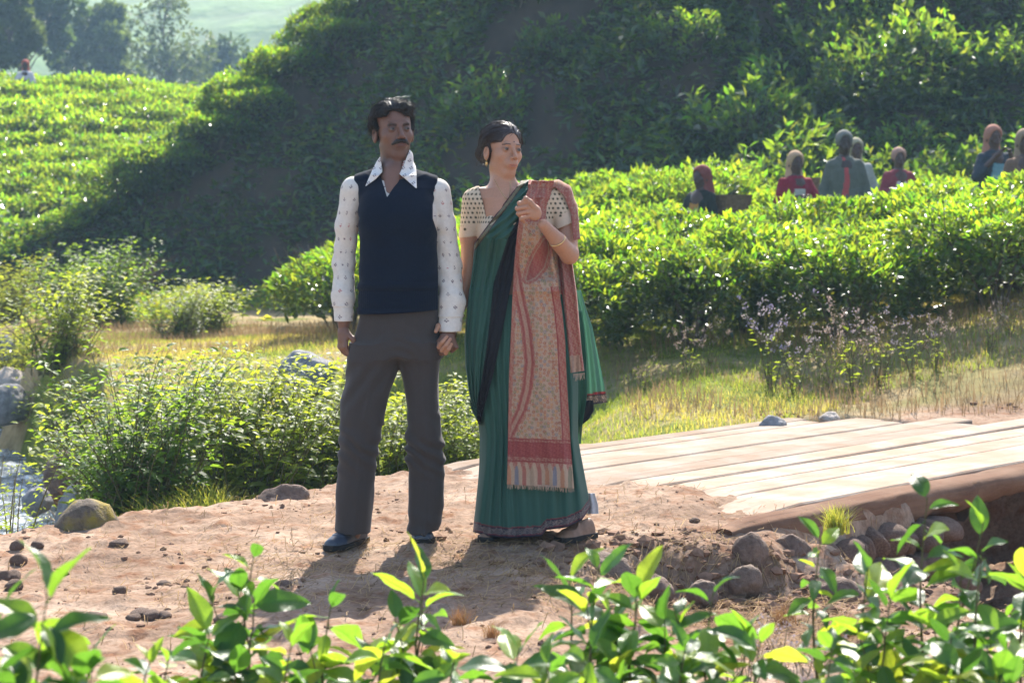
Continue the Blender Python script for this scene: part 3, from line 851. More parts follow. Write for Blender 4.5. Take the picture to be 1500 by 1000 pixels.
HM = frame(J(576.5, 190.5, .015), R(21), R(-2), R(-2))
mtorso_k = kp([(264, 545, 615, 0, .070), (276, 531, 633, 0, .092), (290, 530, 636, 0, .108), (320, 529, 638, 0, .118), (360, 530, 639, 0, .118), (400, 528, 641, 0, .118), (432, 527, 643, 0, .118), (462, 527, 643, 0, .120)])
def m_vest_core(P):
    d = loft(P, mtorso_k, 2.3)
    d = smin(d, cone(P, J(571, 262, .02), J(532, 272, .01), .055, .046), .035)
    d = smin(d, cone(P, J(585, 262, .02), J(630, 275, .01), .055, .046), .035)
    d = smin(d, ell(P, J(560, 318, -.055), (.085, .07, .08)), .05)
    d = smin(d, ell(P, J(606, 318, -.055), (.085, .07, .08)), .05)
    return d
ml_leg = kp([(505, 515, 588, 0, .105), (530, 509, 585, -.005, .105), (560, 504, 578, -.01, .100), (600, 498, 566, -.03, .090), (640, 496, 556, -.04, .082), (700, 495, 549, -.03, .084), (740, 492, 545, -.03, .090), (777, 490, 541, -.03, .095)])
mr_leg = kp([(505, 575, 646, .01, .105), (530, 583, 646, .01, .103), (560, 590, 645, .01, .098), (600, 596, 644, 0, .088), (640, 594, 648, -.01, .080), (670, 594, 651, 0, .080), (700, 597, 650, .01, .082), (740, 597, 649, .01, .088), (776, 598, 643, .0, .092)])
m_hip = kp([(440, 532, 640, 0, .090), (470, 526, 645, 0, .102), (500, 518, 647, 0, .110), (520, 514, 647, 0, .108)])
armL = [J(519, 279, .01), J(508, 330, .02), J(504, 385, .03), J(503, 432, .0), J(503.5, 472, -.02)]
armR = [J(640, 282, .01), J(650, 330, .02), J(658, 392, .03), J(661, 440, .0), J(659, 487, -.03)]
hL_w = J(503, 478, -.02)
hR_w = J(657, 487, -.035)
def m_body(P):
    d = only(P, HM[0], .17, lambda p: head_sdf(loc(p, HM)))
    d = smin(d, cone(P, glo((0, .026, -.085), HM), J(579, 262, .015), .050, .060), .018)
    d = smin(d, ell(P, glo((0, -.035, -.135), HM), (.014, .014, .02)), .03)
    d = smin(d, cone(P, J(577, 255, -.03), J(574, 285, -.055), .04, .045), .03)
    t = loft(P, [(k[0], k[1], k[2] - .020, k[3], k[4] - .034) for k in mtorso_k], 2.2)
    t = smin(t, cone(P, J(574, 264, .02), J(527, 280, .01), .040, .034), .04)
    t = smin(t, cone(P, J(582, 264, .02), J(636, 283, .01), .040, .034), .04)
    d = smin(d, t, .03)
    d = smin(d, chain(P, armL, [.040, .034, .031, .028, .025], .02), .02)
    d = smin(d, chain(P, armR, [.040, .034, .031, .028, .025], .02), .02)
    d = smin(d, loft(P, [(k[0], k[1], k[2] - .018, k[3], k[4] - .018) for k in m_hip]), .03)
    for lg in ([J(552, 510, 0), J(528, 640, -.04), J(516, 780, -.02)], [J(615, 510, .01), J(622, 640, 0), J(620, 782, .03)]):
        d = smin(d, chain(P, lg, [.075, .05, .034], .03), .03)
    # free hand, relaxed, thumb to the front
    d = smin(d, only(P, hL_w + np.array([0, 0, -.08]), .16, lambda p: relaxed_hand(p, hL_w, (-.02, -.10, -1), (.55, -.8, .05), (-.85, -.5, .05), .42, .92)), .01)
    # clasped hand: back of the hand outward, fingers folded round hers
    W = hR_w
    d = smin(d, ell(P, J(655, 500, -.055), (.036, .024, .040)), .012)
    for i, (x0, y0, x1, y1, x2, y2) in enumerate([(644, 499, 637, 506, 643, 512), (646, 505, 640, 512, 647, 516), (651, 509, 646, 517, 653, 518), (664, 500, 668, 508, 662, 514)]):
        d = smin(d, chain(P, [J(x0, y0, -.055), J(x1, y1, -.06), J(x2, y2, -.035)], [.011, .0095, .008], .004), .004)
    return d

def blend(c, m, t): return c * (1 - m[:, None]) + np.asarray(t)[None] * m[:, None]
def skin_col(P, q, base, fem=False):
    c = np.tile(np.asarray(base, float), (len(P), 1))
    x, y, z = q[:, 0], q[:, 1], q[:, 2]
    fr = (y < -.03) & (np.abs(x) < .08)
    ax = np.abs(x)
    br = np.hypot(np.clip(ax - .042, 0, 1) + np.clip(.016 - ax, 0, 1), (z - ((.0215 if fem else .0170) - .22 * np.abs(ax - .032) + (.16 if fem else .0) * (.032 - ax))) * (1.0 if fem else .62))
    c = blend(c, np.where(fr, S(.0052 if not fem else .0034, .0018, br), 0) * .9, (.02, .014, .012))
    zc = .070 if fem else .067
    lips = fr & (y < -.078) & (np.abs(z + zc) < .0105) & (ax < .025)
    c = blend(c, np.where(lips, S(.0105, .006, np.abs(z + zc)) * S(.022, .017, ax) * (y < -.086), 0) * .40, (base[0] * .95, base[1] * .5, base[2] * .6))
    sock_shade = np.where(fr, np.exp(-((ax - .031) / .016) ** 2 - ((z - .000) / .010) ** 2), 0)  # shadow under the brow, painted into the skin colour
    c = c * (1 - (.35 if fem else .45) * sock_shade)[:, None]
    lid = np.where(fr & (y < -.066), np.exp(-((ax - .031) / .013) ** 2 - ((z - .0042) / .0016) ** 2), 0)
    c = blend(c, np.clip(lid * 1.2, 0, 1) * .85, (.015, .01, .01))
    if not fem:
        st = np.where(y < .0, S(-.045, -.075, z) * S(-.16, -.12, z), 0)
        c = blend(c, st * .35, (.06, .045, .045))
    c = c * (1 + .10 * (grid_n(q, 60, 7)))[:, None] * (1 + .16 * (grid_n(q, 14, 9)))[:, None]
    return c

man = tag(empty('person', (-.45, 8.0, 0)), 'man with moustache in navy knitted vest, patterned shirt and brown flared trousers', 'man')
def part(name, V, Q, mat, parent, col=None, smooth=True):
    off = np.array(parent.location) if parent.parent is None else np.array(parent.location) + np.array(parent.parent.location)
    return link(name, mesh_np(name, V - off, Q, mat, smooth, col), parent)

hc = J(577, 190, 0)
V, Q = surf(m_body, ax3(-.82, -.14, .0055, [(hc[0] - .105, hc[0] + .11, .0021), (-.76, -.62, .003), (-.33, -.18, .003)]),
            ax3(7.80, 8.2, .006, [(7.86, 7.99, .0022)]),
            ax3(.02, 1.82, .0075, [(1.52, 1.80, .0021), (.69, .92, .003)]))
body = part('body', V, Q, skin_mat, man, skin_col(V, loc(V, HM), (.165, .082, .055)))

# eyes
def add_eyes(fr, body, parent_mat, sc_=1.0, look=(.35, .0), iris=(.025, .012, .008)):
    for s in (-1, 1):
        v, f = ICO[4]
        dirv = norm(np.array([math.sin(look[0]), -math.cos(look[0]), look[1]]))
        ca = v @ dirv; ang = np.arccos(np.clip(ca, -1, 1))
        c = np.tile(np.array([.085, .072, .065]), (len(v), 1)); c[ang < .56] = iris; c[ang < .24] = (.004, .004, .004)
        p = glo(v * .0128 * sc_ + np.array([s * .031, -.0722, -.001]) * sc_, fr)
        part('eye', p, f, eye_mat, body, c)
add_eyes(HM, man, eye_mat)

# hair
def m_hair(P, amp=1.0):
    q = loc(P, HM); x, y, z = q[:, 0], q[:, 1], q[:, 2]
    d = ell(q, (0, .022, .034), (.088, .108, .090))
    d = smin(d, ell(q, (.018, -.030, .086), (.056, .045, .028)), .025)      # quiff swept over
    d = smin(d, ell(q, (-.046, -.020, .066), (.038, .045, .035)), .02)
    a = np.arctan2(z - .02, x) ; st = np.sin(a * 34 + 9 * vn(x * 30, y * 30, z * 30) + y * 60)
    st2 = np.sin(a * 15 + 6 * vn(x * 16, y * 16, z * 16, seed=4) + y * 40)
    d = d - amp * (.0011 * st + .0028 * st2 + .010 * (fbm(q[:, 0] * 22, q[:, 1] * 22, q[:, 2] * 22, seed=3) - .5))
    face = ell(q, (0, -.115, -.018), (.069, .098, .098 + 0))
    face = smin(face, ell(q, (-.030, -.10, .055), (.026, .05, .030)), .02)
    d = smax(d, -face, .005)
    side = smax(y + .020 - .35 * np.clip(z, -.05, .1), z - .055, .01)      # nothing in front of the temples
    d = smax(d, -side, .006)
    bot = -.052 - z - .5 * np.clip(y - .02, -.1, .04) + .035 * S(.03, .0, y)
    d = smax(d, bot, .006)
    ear = ell(q, (.080, .012, -.014), (.02, .017, .030)); ear2 = ell(q, (-.080, .012, -.014), (.02, .017, .030))
    return smax(smax(d, -ear, .004), -ear2, .004)
V, Q = surf(m_hair, ax3(hc[0] - .12, hc[0] + .13, .0026), ax3(7.86, 8.2, .0026), ax3(1.56, 1.82, .0026))
hair = part('hair', V, Q, hair_mat, man)
rr = np.random.default_rng(2)
sel = V[rr.choice(len(V), 4200, replace=False)]
def m_comb(P):
    q = loc(P, HM); v = np.stack([.9 + 0 * q[:, 0], .35 + 4 * np.abs(q[:, 0]), -.25 - 10 * np.abs(q[:, 0])], -1)
    v[:, 0] = np.where(q[:, 0] < -.02, -.8, .9); v = v + .8 * np.stack([grid_n(q, 25, 1), grid_n(q, 25, 2), grid_n(q, 25, 3)], -1)
    return v @ HM[1].T
V2, Q2 = strands(lambda P: m_hair(P, .6), sel, m_comb, 6, .009, .0036, .0008, 5, .28)
link('hair_strands', mesh_np('hair_strands', V2 - np.array(man.location), Q2, hair_mat), hair)['kind'] = 'stuff'

# moustache
def m_mous(P):
    q = loc(P, HM); q2 = q.copy(); q2[:, 0] = np.abs(q[:, 0])
    d = chain(q2, [(.001, -.0985, -.0505), (.016, -.0945, -.0525), (.033, -.080, -.0625)], [.0072, .0092, .0050], .004)
    return d - .0005 * np.sin(q[:, 0] * 900 + q[:, 2] * 500) - .002 * (fbm(q[:, 0] * 200, q[:, 1] * 200, q[:, 2] * 200, o=2) - .5)
mc = glo((0, -.09, -.055), HM)
V, Q = surf(m_mous, ax3(mc[0] - .045, mc[0] + .045, .0017), ax3(mc[1] - .04, mc[1] + .04, .0017), ax3(mc[2] - .03, mc[2] + .03, .0017))
part('moustache', V, Q, hair_mat, man)

# knitted vest
def m_vest(P):
    px, py = toP(P)
    d = m_vest_core(P) - .006
    tor = np.exp(-((P[:, 2] - .98) / .10) ** 2)
    d = d + .006 * tor * np.sin(P[:, 2] * 75 + 5 * vn(P[:, 0] * 7, P[:, 2] * 7) + P[:, 0] * 8) * S(-.1, .1, vn(P[:, 0] * 5, P[:, 2] * 9, seed=5) - .4)
    d = d + .016 * grid_n(P * np.array([1, 1, 1.6], np.float32), 9, 11)
    rib = S(424, 427, py)
    d = d + rib * (.0025 + .0004 * np.sin(P[:, 0] * 700))
    d = d - .006 * S(7, 2, np.abs(py - 419)) # roll above the rib
    hem = py - (459 - .0016 * (px - 585) ** 2 * .35 - (px - 585) * .06)
    d = smax(d, hem / 365, .006)
    fr = P[:, 1] < 8.03
    v = poly2(px, py, [(547, 225), (567, 289), (607, 225)]) / 365
    vr = np.where(fr, v, .2)
    d = smax(d, -(vr - 0), .004)
    back = sphere(P, J(577, 250, .02), .064)
    d = smax(d, -back, .004)
    aL = polyline_d(px, py, [(511, 236), (521, 262), (519, 300), (524, 322)]); 
    armhole = np.where(px < 585, (px - np.interp(py, [240, 255, 275, 300, 320, 340], [527, 519, 517, 521, 526, 522])), (np.interp(py, [240, 255, 275, 300, 320, 345], [640, 642, 640, 634, 634, 642]) - px)) / 365
    return smax(d, -armhole, .004)
V, Q = surf(m_vest, ax3(-.66, -.25, .0036), ax3(7.82, 8.18, .0036), ax3(.88, 1.58, .0036))
px, py = toP(V)
navy = np.tile(np.array([.006, .010, .021]), (len(V), 1)) * (1 + .12 * np.sin(V[:, 0] * 900)[:, None] * (py > 426)[:, None])
part('vest', V, Q, knit_mat, man, navy)

# shirt
def motif(u, v, cell=.056, dots=((0, .0045), (.0045, -.001), (-.0045, -.001), (0, -.005)), r=.0026):
    row = np.floor(v / cell); uu = u + (row % 2) * cell * .5
    a = (uu / cell - np.floor(uu / cell) - .5) * cell; b = (v / cell - row - .5) * cell
    m = np.full(np.shape(u), 1e9)
    for dx, dy in dots: m = np.minimum(m, np.hypot(a - dx, b - dy))
    return S(r * 1.25, r * .7, m)
def sleeve(arm, rad, seed, cuff_z):
    def f(P):
        d = chain(P, arm, rad, .02)
        z = P[:, 2]
        d = d - .010 * (fbm(P[:, 0] * 14 + z * 9, P[:, 1] * 11, z * 12 - P[:, 0] * 14, o=3, seed=seed) - .5)
        d = d + .0014 * np.sin(z * 80 + P[:, 0] * 60 + 4 * vn(P[:, 0] * 9, z * 9, seed=seed)) * S(.28, .1, np.abs(z - 1.12)) 
        d = d + .003 * S(cuff_z + .062, cuff_z + .058, z) - .002 * S(.004, .001, np.abs(z - cuff_z - .06))
        return smax(d, cuff_z - z, .004)
    return f
shirt_core_k = [(k[0], k[1], k[2] - .008, k[3], k[4] - .008) for k in mtorso_k]
czL, czR = J(0, 470)[2], J(0, 485)[2]
fL = sleeve(armL, [.056, .0455, .044, .045, .041], 5, czL); fR = sleeve(armR, [.056, .048, .049, .052, .048], 8, czR)
def m_shirt(P):
    px, py = toP(P)
    d = m_vest_core(P) + .003
    d = smax(d, (py - 418) / 365, .01)
    neck = cone(P, J(577, 245, .0), J(579, 268, .01), .056, .056)
    v = poly2(px, py, [(556, 215), (561, 254), (572.5, 275), (584, 257), (598, 215)]) / 365
    d = smax(d, -smax(neck - .07, np.where(P[:, 1] < 8.03, v, .2), .004), .003)
    d = smax(d, -neck, .003)
    d = smin(d, fL(P), .012); d = smin(d, fR(P), .012)
    # standing band and placket
    band = np.abs(cone(P, J(578, 238, .012), J(579, 262, .012), .061, .066)) - .0025
    band = smax(band, np.maximum((py - 262) / 365, (238 - py + .35 * np.clip(px - 560, 0, 60) * -.3) / 365), .003)
    band = smax(band, -np.where(P[:, 1] < 8.02, v, .2), .003)
    d = smin(d, band, .004)
    return d
V, Q = surf(m_shirt, ax3(-.74, -.15, .0036), ax3(7.86, 8.16, .0038), ax3(.85, 1.56, .0036))
px, py = toP(V)
def shirt_colour(V, armL, armR):
    px, py = toP(V)
    cL = np.interp(py, [272, 330, 385, 432, 472], [519, 508, 504, 503, 503.5]); cR = np.interp(py, [275, 330, 392, 440, 487], [640, 650, 658, 661, 659])
    left = px < 585; c = np.where(left, cL, cR); rad = .048
    ang = np.arctan2((V[:, 0] - (c - 750) * 8 / F), -(V[:, 1] - 8.0))
    m = motif(ang * rad + .01, V[:, 2] + np.where(left, .0, .013), .052)
    col = np.tile(np.array([.68, .62, .55]), (len(V), 1)) * (1 + .05 * grid_n(V, 12, 3))[:, None]
    row = np.floor((V[:, 2]) / .052) + np.floor(px / 19)
    red = (row % 5 == 0)
    col = blend(col, m * (~red), (.10, .06, .085)); col = blend(col, m * red, (.42, .09, .09))
    return col
part('shirt', V, Q, cotton_mat, man, shirt_colour(V, armL, armR))

# long pointed collar, one mesh per side
def collar(poly, seed):
    def f(P):
        px, py = toP(P)
        base = smin(m_vest_core(P) - .008, cone(P, J(578, 232, .012), J(579, 262, .012), .066, .066), .02)
        d = np.abs(base - .0065) - .0028
        d = smax(d, np.where(P[:, 1] < 8.05, poly2(px, py, poly) / 365, .1), .003)
        return d
    V, Q = surf(f, ax3(-.62, -.36, .0026), ax3(7.82, 8.06, .0026), ax3(1.38, 1.58, .0026))
    px, py = toP(V); m = motif(V[:, 0] - V[:, 2] * .3, V[:, 2] + .01, .030)
    c = blend(np.tile(np.array([.72, .68, .64]), (len(V), 1)), m * .9, (.10, .06, .085))
    part('collar', V, Q, cotton_mat, man, c)
collar([(600, 219), (606, 226), (610, 250), (610.5, 277), (598, 266), (585, 255), (592, 240)], 1)
collar([(557, 229), (560, 252), (551, 262), (534.5, 274), (545, 250), (552, 236)], 2)

# trousers
def m_trou(P):
    px, py = toP(P)
    L = loft(P, ml_leg, 2.2); Rr = loft(P, mr_leg, 2.2); H = loft(P, m_hip, 2.2)
    z = P[:, 2]
    cL = np.interp(py, [505, 560, 640, 777], [551, 541, 526, 516]); cR = np.interp(py, [505, 560, 640, 776], [611, 617, 621, 620])
    fr = S(8.0, 7.94, P[:, 1])
    L = L - .005 * fr * np.exp(-((px - cL - 3) / 3.5) ** 2) * S(540, 600, py); Rr = Rr - .005 * fr * np.exp(-((px - cR - 2) / 3.5) ** 2) * S(540, 600, py)
    kn = np.exp(-((py - 655) / 36) ** 2)
    w1 = np.sin(z * 95 + P[:, 0] * 60 + 6 * vn(P[:, 0] * 12, z * 12, seed=3))
    Rr = Rr - .0075 * kn * w1; L = L - .0045 * kn * w1 - .005 * np.exp(-((py - 565) / 30) ** 2) * np.sin(z * 60 - P[:, 0] * 90)
    hemw = S(735, 775, py)
    Rr = Rr + .004 * hemw * np.sin(z * 80 + P[:, 0] * 30)
    d = smax(smin(smin(L, Rr, .018), H, .05), (451 - py) / 365, .004)
    cr = np.exp(-((px - 585) / 28) ** 2 - ((py - 520) / 26) ** 2)
    d = d + .0025 * cr * fr * np.sin(np.hypot(px - 585, py - 545) * .45 + (px - 585) * .06)
    return d - .019 * (fbm(P[:, 0] * 10, P[:, 1] * 8, z * 5, o=3, seed=17) - .5) - .006 * (fbm(P[:, 0] * 26, P[:, 1] * 20, z * 14, o=2, seed=18) - .5)
V, Q = surf(m_trou, ax3(-.73, -.25, .0044), ax3(7.8, 8.18, .0044), ax3(.04, .97, .0044))
part('trousers', V, Q, twill_mat, man, np.tile(np.array([.052, .043, .039]), (len(V), 1)) * (1 + .1 * grid_n(V, 6, 4))[:, None])

# shoes
def shoe(heel, toe, name='shoe', hw=.048, mat=None, mat2=None, parent=None, hgt=.062):
    heel = np.array(heel, float); toe = np.array(toe, float); ax = norm(toe - heel); L = np.linalg.norm(toe - heel)
    ax[2] = 0; ax = norm(ax); sd = np.array([ax[1], -ax[0], 0])
    def f(P, sole=False):
        q = P - heel.astype(np.float32); u = q @ ax.astype(np.float32); v = q @ sd.astype(np.float32); w = q[:, 2]
        wid = np.interp(u / L, [0, .15, .45, .75, .95, 1], [.62, .72, .74, 1, .74, .45]) * hw
        ht = np.interp(u / L, [0, .1, .4, .65, .85, 1], [hgt * 1.25, hgt * 1.35, hgt * 1.15, hgt * .78, hgt * .62, hgt * .42])
        uu = np.maximum(np.maximum(-u, u - L), -.5)
        if sole:
            d = np.maximum(np.abs(v) - wid - .004, np.maximum(np.abs(w - .011) - .011, uu - .004)); return d
        k = np.sqrt((v / wid) ** 2 + (np.clip(w - .015, 0, 1) / ht) ** 2)
        d = (k - 1) * wid * .8
        d = smax(smax(d, uu, .018), .012 - w, .004)
        d = d - .003 * S(.006, .002, np.abs(np.hypot((u - L * .66) / 1.5, v) - .026)) * (w > .03)
        return d
    lo = np.minimum(heel, toe) - .08; hi = np.maximum(heel, toe) + .08
    zs = ax3(heel[2] - .01, heel[2] + .13, .0035)
    V, Q = surf(f, ax3(lo[0], hi[0], .0035), ax3(lo[1], hi[1], .0035), zs)
    o = part(name, V, Q, mat or shoe_mat, parent or man)
    V, Q = surf(lambda P: f(P, True), ax3(lo[0], hi[0], .0035), ax3(lo[1], hi[1], .0035), zs, 0)
    pp = parent or man
    link('sole', mesh_np('sole', V - np.array(pp.location), Q, mat2 or sole_mat), o)
a = J(532, 790, .07); b = J(482, 800, -.17)
shoe((a[0], a[1], gz(a[0], a[1])-.004), (b[0], b[1], gz(b[0], b[1])-.004), hw=.045)
a = J(619, 786, .13); b = J(619, 795, -.10)
shoe((a[0], a[1], gz(a[0], a[1])-.002), (b[0], b[1], gz(b[0], b[1])-.002), hw=.047)
# ================================================================ the woman
def K(px, py, dy=0.0): return U(px, py, 8.05 + dy)
WY = 8.05
def kw(rows):
    out = []
    for py, l, r, dd, hd in rows:
        a = K(l, py, dd); b = K(r, py, dd); out.append((a[2], (a[0] + b[0]) / 2, (b[0] - a[0]) / 2, WY + dd, hd))
    return out
HW = frame(K(737, 219, .01), R(31), R(1), R(3))
w_k = kw([(276, 700, 806, .01, .06), (290, 699, 815, 0, .082), (318, 700, 812, -.005, .098), (345, 700, 810, -.01, .104), (380, 702, 806, 0, .095), (420, 699, 810, 0, .093), (452, 694, 826, 0, .108), (500, 690, 838, .01, .122), (530, 690, 840, .01, .12)])
wA = [K(694, 293, .01), K(687, 345, .03), K(687, 395, .05), K(676, 440, .03), K(663, 478, .0)]        # hand held by the man
wB = [K(815, 290, .01), K(831, 330, -.02), K(834, 373, -.085), K(818, 354, -.145), K(796, 329, -.195)]     # bent arm
FCc = K(779, 311, -.215)
def w_fist(P):
    P = P + np.array([0, .03, 0], np.float32)
    d = ell(P, K(782, 311, -.18), (.030, .019, .034), np.array(Matrix.Rotation(R(-25), 3, 'Y')))
    for k_, a, b, c in ((.0085, (773, 296, -.192), (760.5, 298, -.195), (763, 305, -.17)), (.0088, (771, 303, -.195), (757.5, 305.5, -.197), (762, 312, -.17)), (.0084, (772, 310, -.193), (759, 313, -.194), (764, 319, -.17)), (.0075, (774, 317, -.188), (763, 320.5, -.188), (768, 325, -.168))):
        d = smin(d, chain(P, [K(782, (a[1] + 312) / 2, -.18), K(*a), K(*b), K(*c)], [.011, k_ * 1.08, k_, k_ * .85], .003), .003)
    d = smin(d, chain(P, [K(785, 306, -.19), K(777, 296, -.20), K(770.5, 291, -.20), K(767, 294, -.195)], [.0115, .0098, .0088, .007], .004), .006)
    return d
def w_clasp(P):
    d = ell(P, K(652, 500, -.045), (.024, .017, .030))
    for a, b, c, e in (((644, 500, -.10), (643, 508, -.135), (648, 501, -.155), (654.5, 493, -.15)), ((648, 504, -.10), (647.5, 513, -.138), (653, 506, -.158), (659.5, 496.5, -.15)), ((652, 508, -.095), (653, 516.5, -.135), (657, 511, -.152), (661, 504, -.148))):
        d = smin(d, chain(P, [K(*a), K(*b), K(*c), K(*e)], [.009, .0088, .0080, .0066], .003), .002)
    return smin(d, chain(P, [K(648, 488, -.05), K(642, 477, -.10), K(638.5, 485, -.13)], [.011, .010, .0078], .004), .006)
def w_torso(P):
    d = loft(P, w_k, 2.15)
    d = smin(d, cone(P, K(738, 280, .02), K(696, 292, .01), .038, .040), .035)
    d = smin(d, cone(P, K(746, 280, .02), K(815, 289, .01), .040, .044), .035)
    for x in (728, 783): d = smin(d, ell(P, K(x, 343, -.075), (.062, .055, .062)), .04)
    return d
def w_body(P):
    d = only(P, HW[0], .17, lambda p: head_sdf(loc(p, HW), True, .94))
    d = smin(d, cone(P, glo((0, .026, -.075), HW), K(738, 284, .02), .040, .046), .018)
    d = smin(d, w_torso(P) + .006, .035)
    d = smin(d, cone(P, K(738, 268, .0), K(733, 315, -.045), .045, .05), .03)
    for s_ in ((K(733, 286, -.045), K(706, 285, -.01)), (K(741, 287, -.045), K(770, 283, -.01))): d = smin(d, cone(P, s_[0], s_[1], .007, .006), .02)
    d = smin(d, chain(P, wA, [.040, .035, .031, .028, .021], .02), .025)
    d = smin(d, chain(P, wB[:3], [.042, .038, .036], .02), .025)
    d = smin(d, chain(P, wB[2:], [.037, .033, .0225], .012), .012)
    d = smin(d, only(P, FCc, .10, w_fist), .012)
    d = smin(d, only(P, K(651, 498, -.07), .11, w_clasp), .012)
    d = smin(d, loft(P, kw([(520, 692, 838, .0, .11), (650, 715, 835, 0, .09), (760, 705, 840, 0, .07)])), .03)
    return d
woman = tag(empty('person', (.07, 8.05, 0)), 'woman in green sari with paisley shawl clutched over her shoulder', 'woman')
wc = HW[0]
V, Q = surf(w_body, ax3(-.34, .30, .0055, [(wc[0] - .10, wc[0] + .10, .0021), (-.31, -.22, .0026), (0.0, .10, .0023)]),
            ax3(7.76, 8.26, .0065, [(7.81, 8.02, .0023)]),
            ax3(.08, 1.74, .0080, [(wc[2] - .13, wc[2] + .11, .0021), (1.25, 1.42, .0026), (.74, .90, .0028)]))
wbody = part('body', V, Q, skin_mat, woman, skin_col(V, loc(V, HW) / .94, (.40, .205, .125), True))
add_eyes(HW, wbody, eye_mat, .94, (.25, .02), (.02, .01, .006))

# hair drawn back into a low knot, side parting
def w_hair(P, amp=1.0):
    q = loc(P, HW) / .94; x, y, z = q[:, 0], q[:, 1], q[:, 2]
    d = ell(q, (0, .024, .034), (.087, .104, .090))
    d = smin(d, ell(q, (-.03, .098, -.020), (.042, .036, .040)), .02)
    d = smin(d, ell(q, (-.056, .045, -.018), (.020, .045, .042)), .02)
    st = np.sin(np.arctan2(z - .07 + .6 * np.abs(x), y + .08) * 46 + 4 * vn(x * 20, y * 20, z * 20))
    d = d - amp * (.0011 * st + .005 * (fbm(x * 18, y * 18, z * 18, seed=6) - .5)) + .004 * np.exp(-((x - .012) / .004) ** 2) * (z > .04)
    face = ell(q, (.000, -.112, -.028), (.064, .098, .108))
    d = smax(d, -face, .006)
    d = smax(d, -smax(y + .012 - .3 * np.clip(z, -.05, .1), z - .026, .01), .006)
    d = smax(d, -.062 - z - .9 * np.clip(y - .03, -.05, .02), .01)
    for s_ in (-1, 1): d = smax(d, -ell(q, (s_ * .082, .008, -.022), (.018, .015, .024)), .004)
    return d * .94
V, Q = surf(w_hair, ax3(wc[0] - .13, wc[0] + .13, .0026), ax3(wc[1] - .13, wc[1] + .16, .0026), ax3(wc[2] - .09, wc[2] + .14, .0026))
whair_mat = simple_mat('brown_black_hair', (.030, .016, .012), .42, .3, 60, 0, .001, .5)
whair = part('hair', V, Q, whair_mat, woman)
rr = np.random.default_rng(4); sel = V[rr.choice(len(V), 2200, replace=False)]
def w_comb(P):
    q = loc(P, HW); return np.stack([-.25 + 2.5 * q[:, 0], 1 + 0 * q[:, 0], -.55 - 6 * np.abs(q[:, 0])], -1) @ HW[1].T
V2, Q2 = strands(lambda P: w_hair(P, .6), sel, w_comb, 7, .009, .0022, .0007, 5, .10)
link('hair_strands', mesh_np('hair_strands', V2 - np.array(woman.location), Q2, whair_mat), whair)['kind'] = 'stuff'
# loose curls at the nape
L_ = []
for i in range(26):
    p = glo(np.array([-.055 + rr.normal() * .012, .055 + rr.normal() * .02, -.045 + rr.normal() * .012]), HW); pts = [p]
    v = np.array([rr.normal() * .3 - .4, -.2, -1.0])
    for j in range(6):
        v = v + rr.normal(size=3) * .7; p = p + norm(v) * .0085; pts.append(p)
    L_.append((pts, np.full(7, .0006)))
V, Q = tubes(L_, 3); link('nape_curls', mesh_np('nape_curls', V - np.array(woman.location), Q, whair_mat), whair)['kind'] = 'stuff'

gold_mat = simple_mat('gold', (.75, .52, .22), .25, .1, 30, 0, .001, .6, 1.0)
v, f = ICO[2]
bm_ = simple_mat('bindi_black', (.01, .006, .006), .5, .1)
part('bindi', glo(np.array([0, -.0835, .030]), HW) + v * .0026, f, bm_, woman)
ear = glo(np.array([-.077, .004, -.045]), HW)
pc = [(ear + v * .0042, f)]
for j in range(10): a = j * .628; pc.append((ear + np.array([math.cos(a) * .007, math.sin(a) * .007, -.022 - .002 * (j % 2)]) + v * .0028, f))
pc.append((ear + np.array([0, 0, -.014]) + v * np.array([.0078, .0078, .008]), f)); pc.append((ear + np.array([0, 0, -.032]) + v * .0032, f))
Vs, Fs, o_ = [], [], 0
for a, b in pc: Vs.append(a); Fs.append(b + o_); o_ += len(a)
part('earring', (np.concatenate(Vs) - ear) * .72 + ear + np.array([.004, 0, -.004]), np.concatenate(Fs), gold_mat, woman)
def ring(c, axis_, r, t, n=40, m=8):
    axis_ = norm(np.array(axis_, float)); a = norm(np.cross(axis_, [0, 0, 1.0])); b = np.cross(axis_, a); th = np.arange(n + 1) / n * 2 * math.pi
    return tubes([(np.asarray(c) + r * (np.cos(th)[:, None] * a + np.sin(th)[:, None] * b), np.full(n + 1, t))], m)
fa = norm(np.array(wB[4] - wB[2])); V, Q = ring(wB[3] + fa * .012 + np.array([0, -.002, -.001]), fa + np.array([.15, 0, .1]), .0345, .0022)
part('bangle', V, Q, gold_mat, woman)
th = np.linspace(0, 1, 20); cp = np.array([glo(np.array([-.040 + .075 * t, -.012 - .045 * math.sin(math.pi * t), -.125 - .075 * math.sin(math.pi * t)]), HW) for t in th])
fd = front_depth(w_body, 750 + cp[:, 0] * F / cp[:, 1], HORIZON - (cp[:, 2] - CAM_H) * F / cp[:, 1]); ok = ~np.isnan(fd)
cp = np.stack([cp[:, 0] * fd / cp[:, 1], fd - .0015, CAM_H + (cp[:, 2] - CAM_H) * fd / cp[:, 1]], -1)[ok]
V, Q = tubes([(cp, np.full(len(cp), .0009))], 5); part('necklace', V, Q, gold_mat, woman)

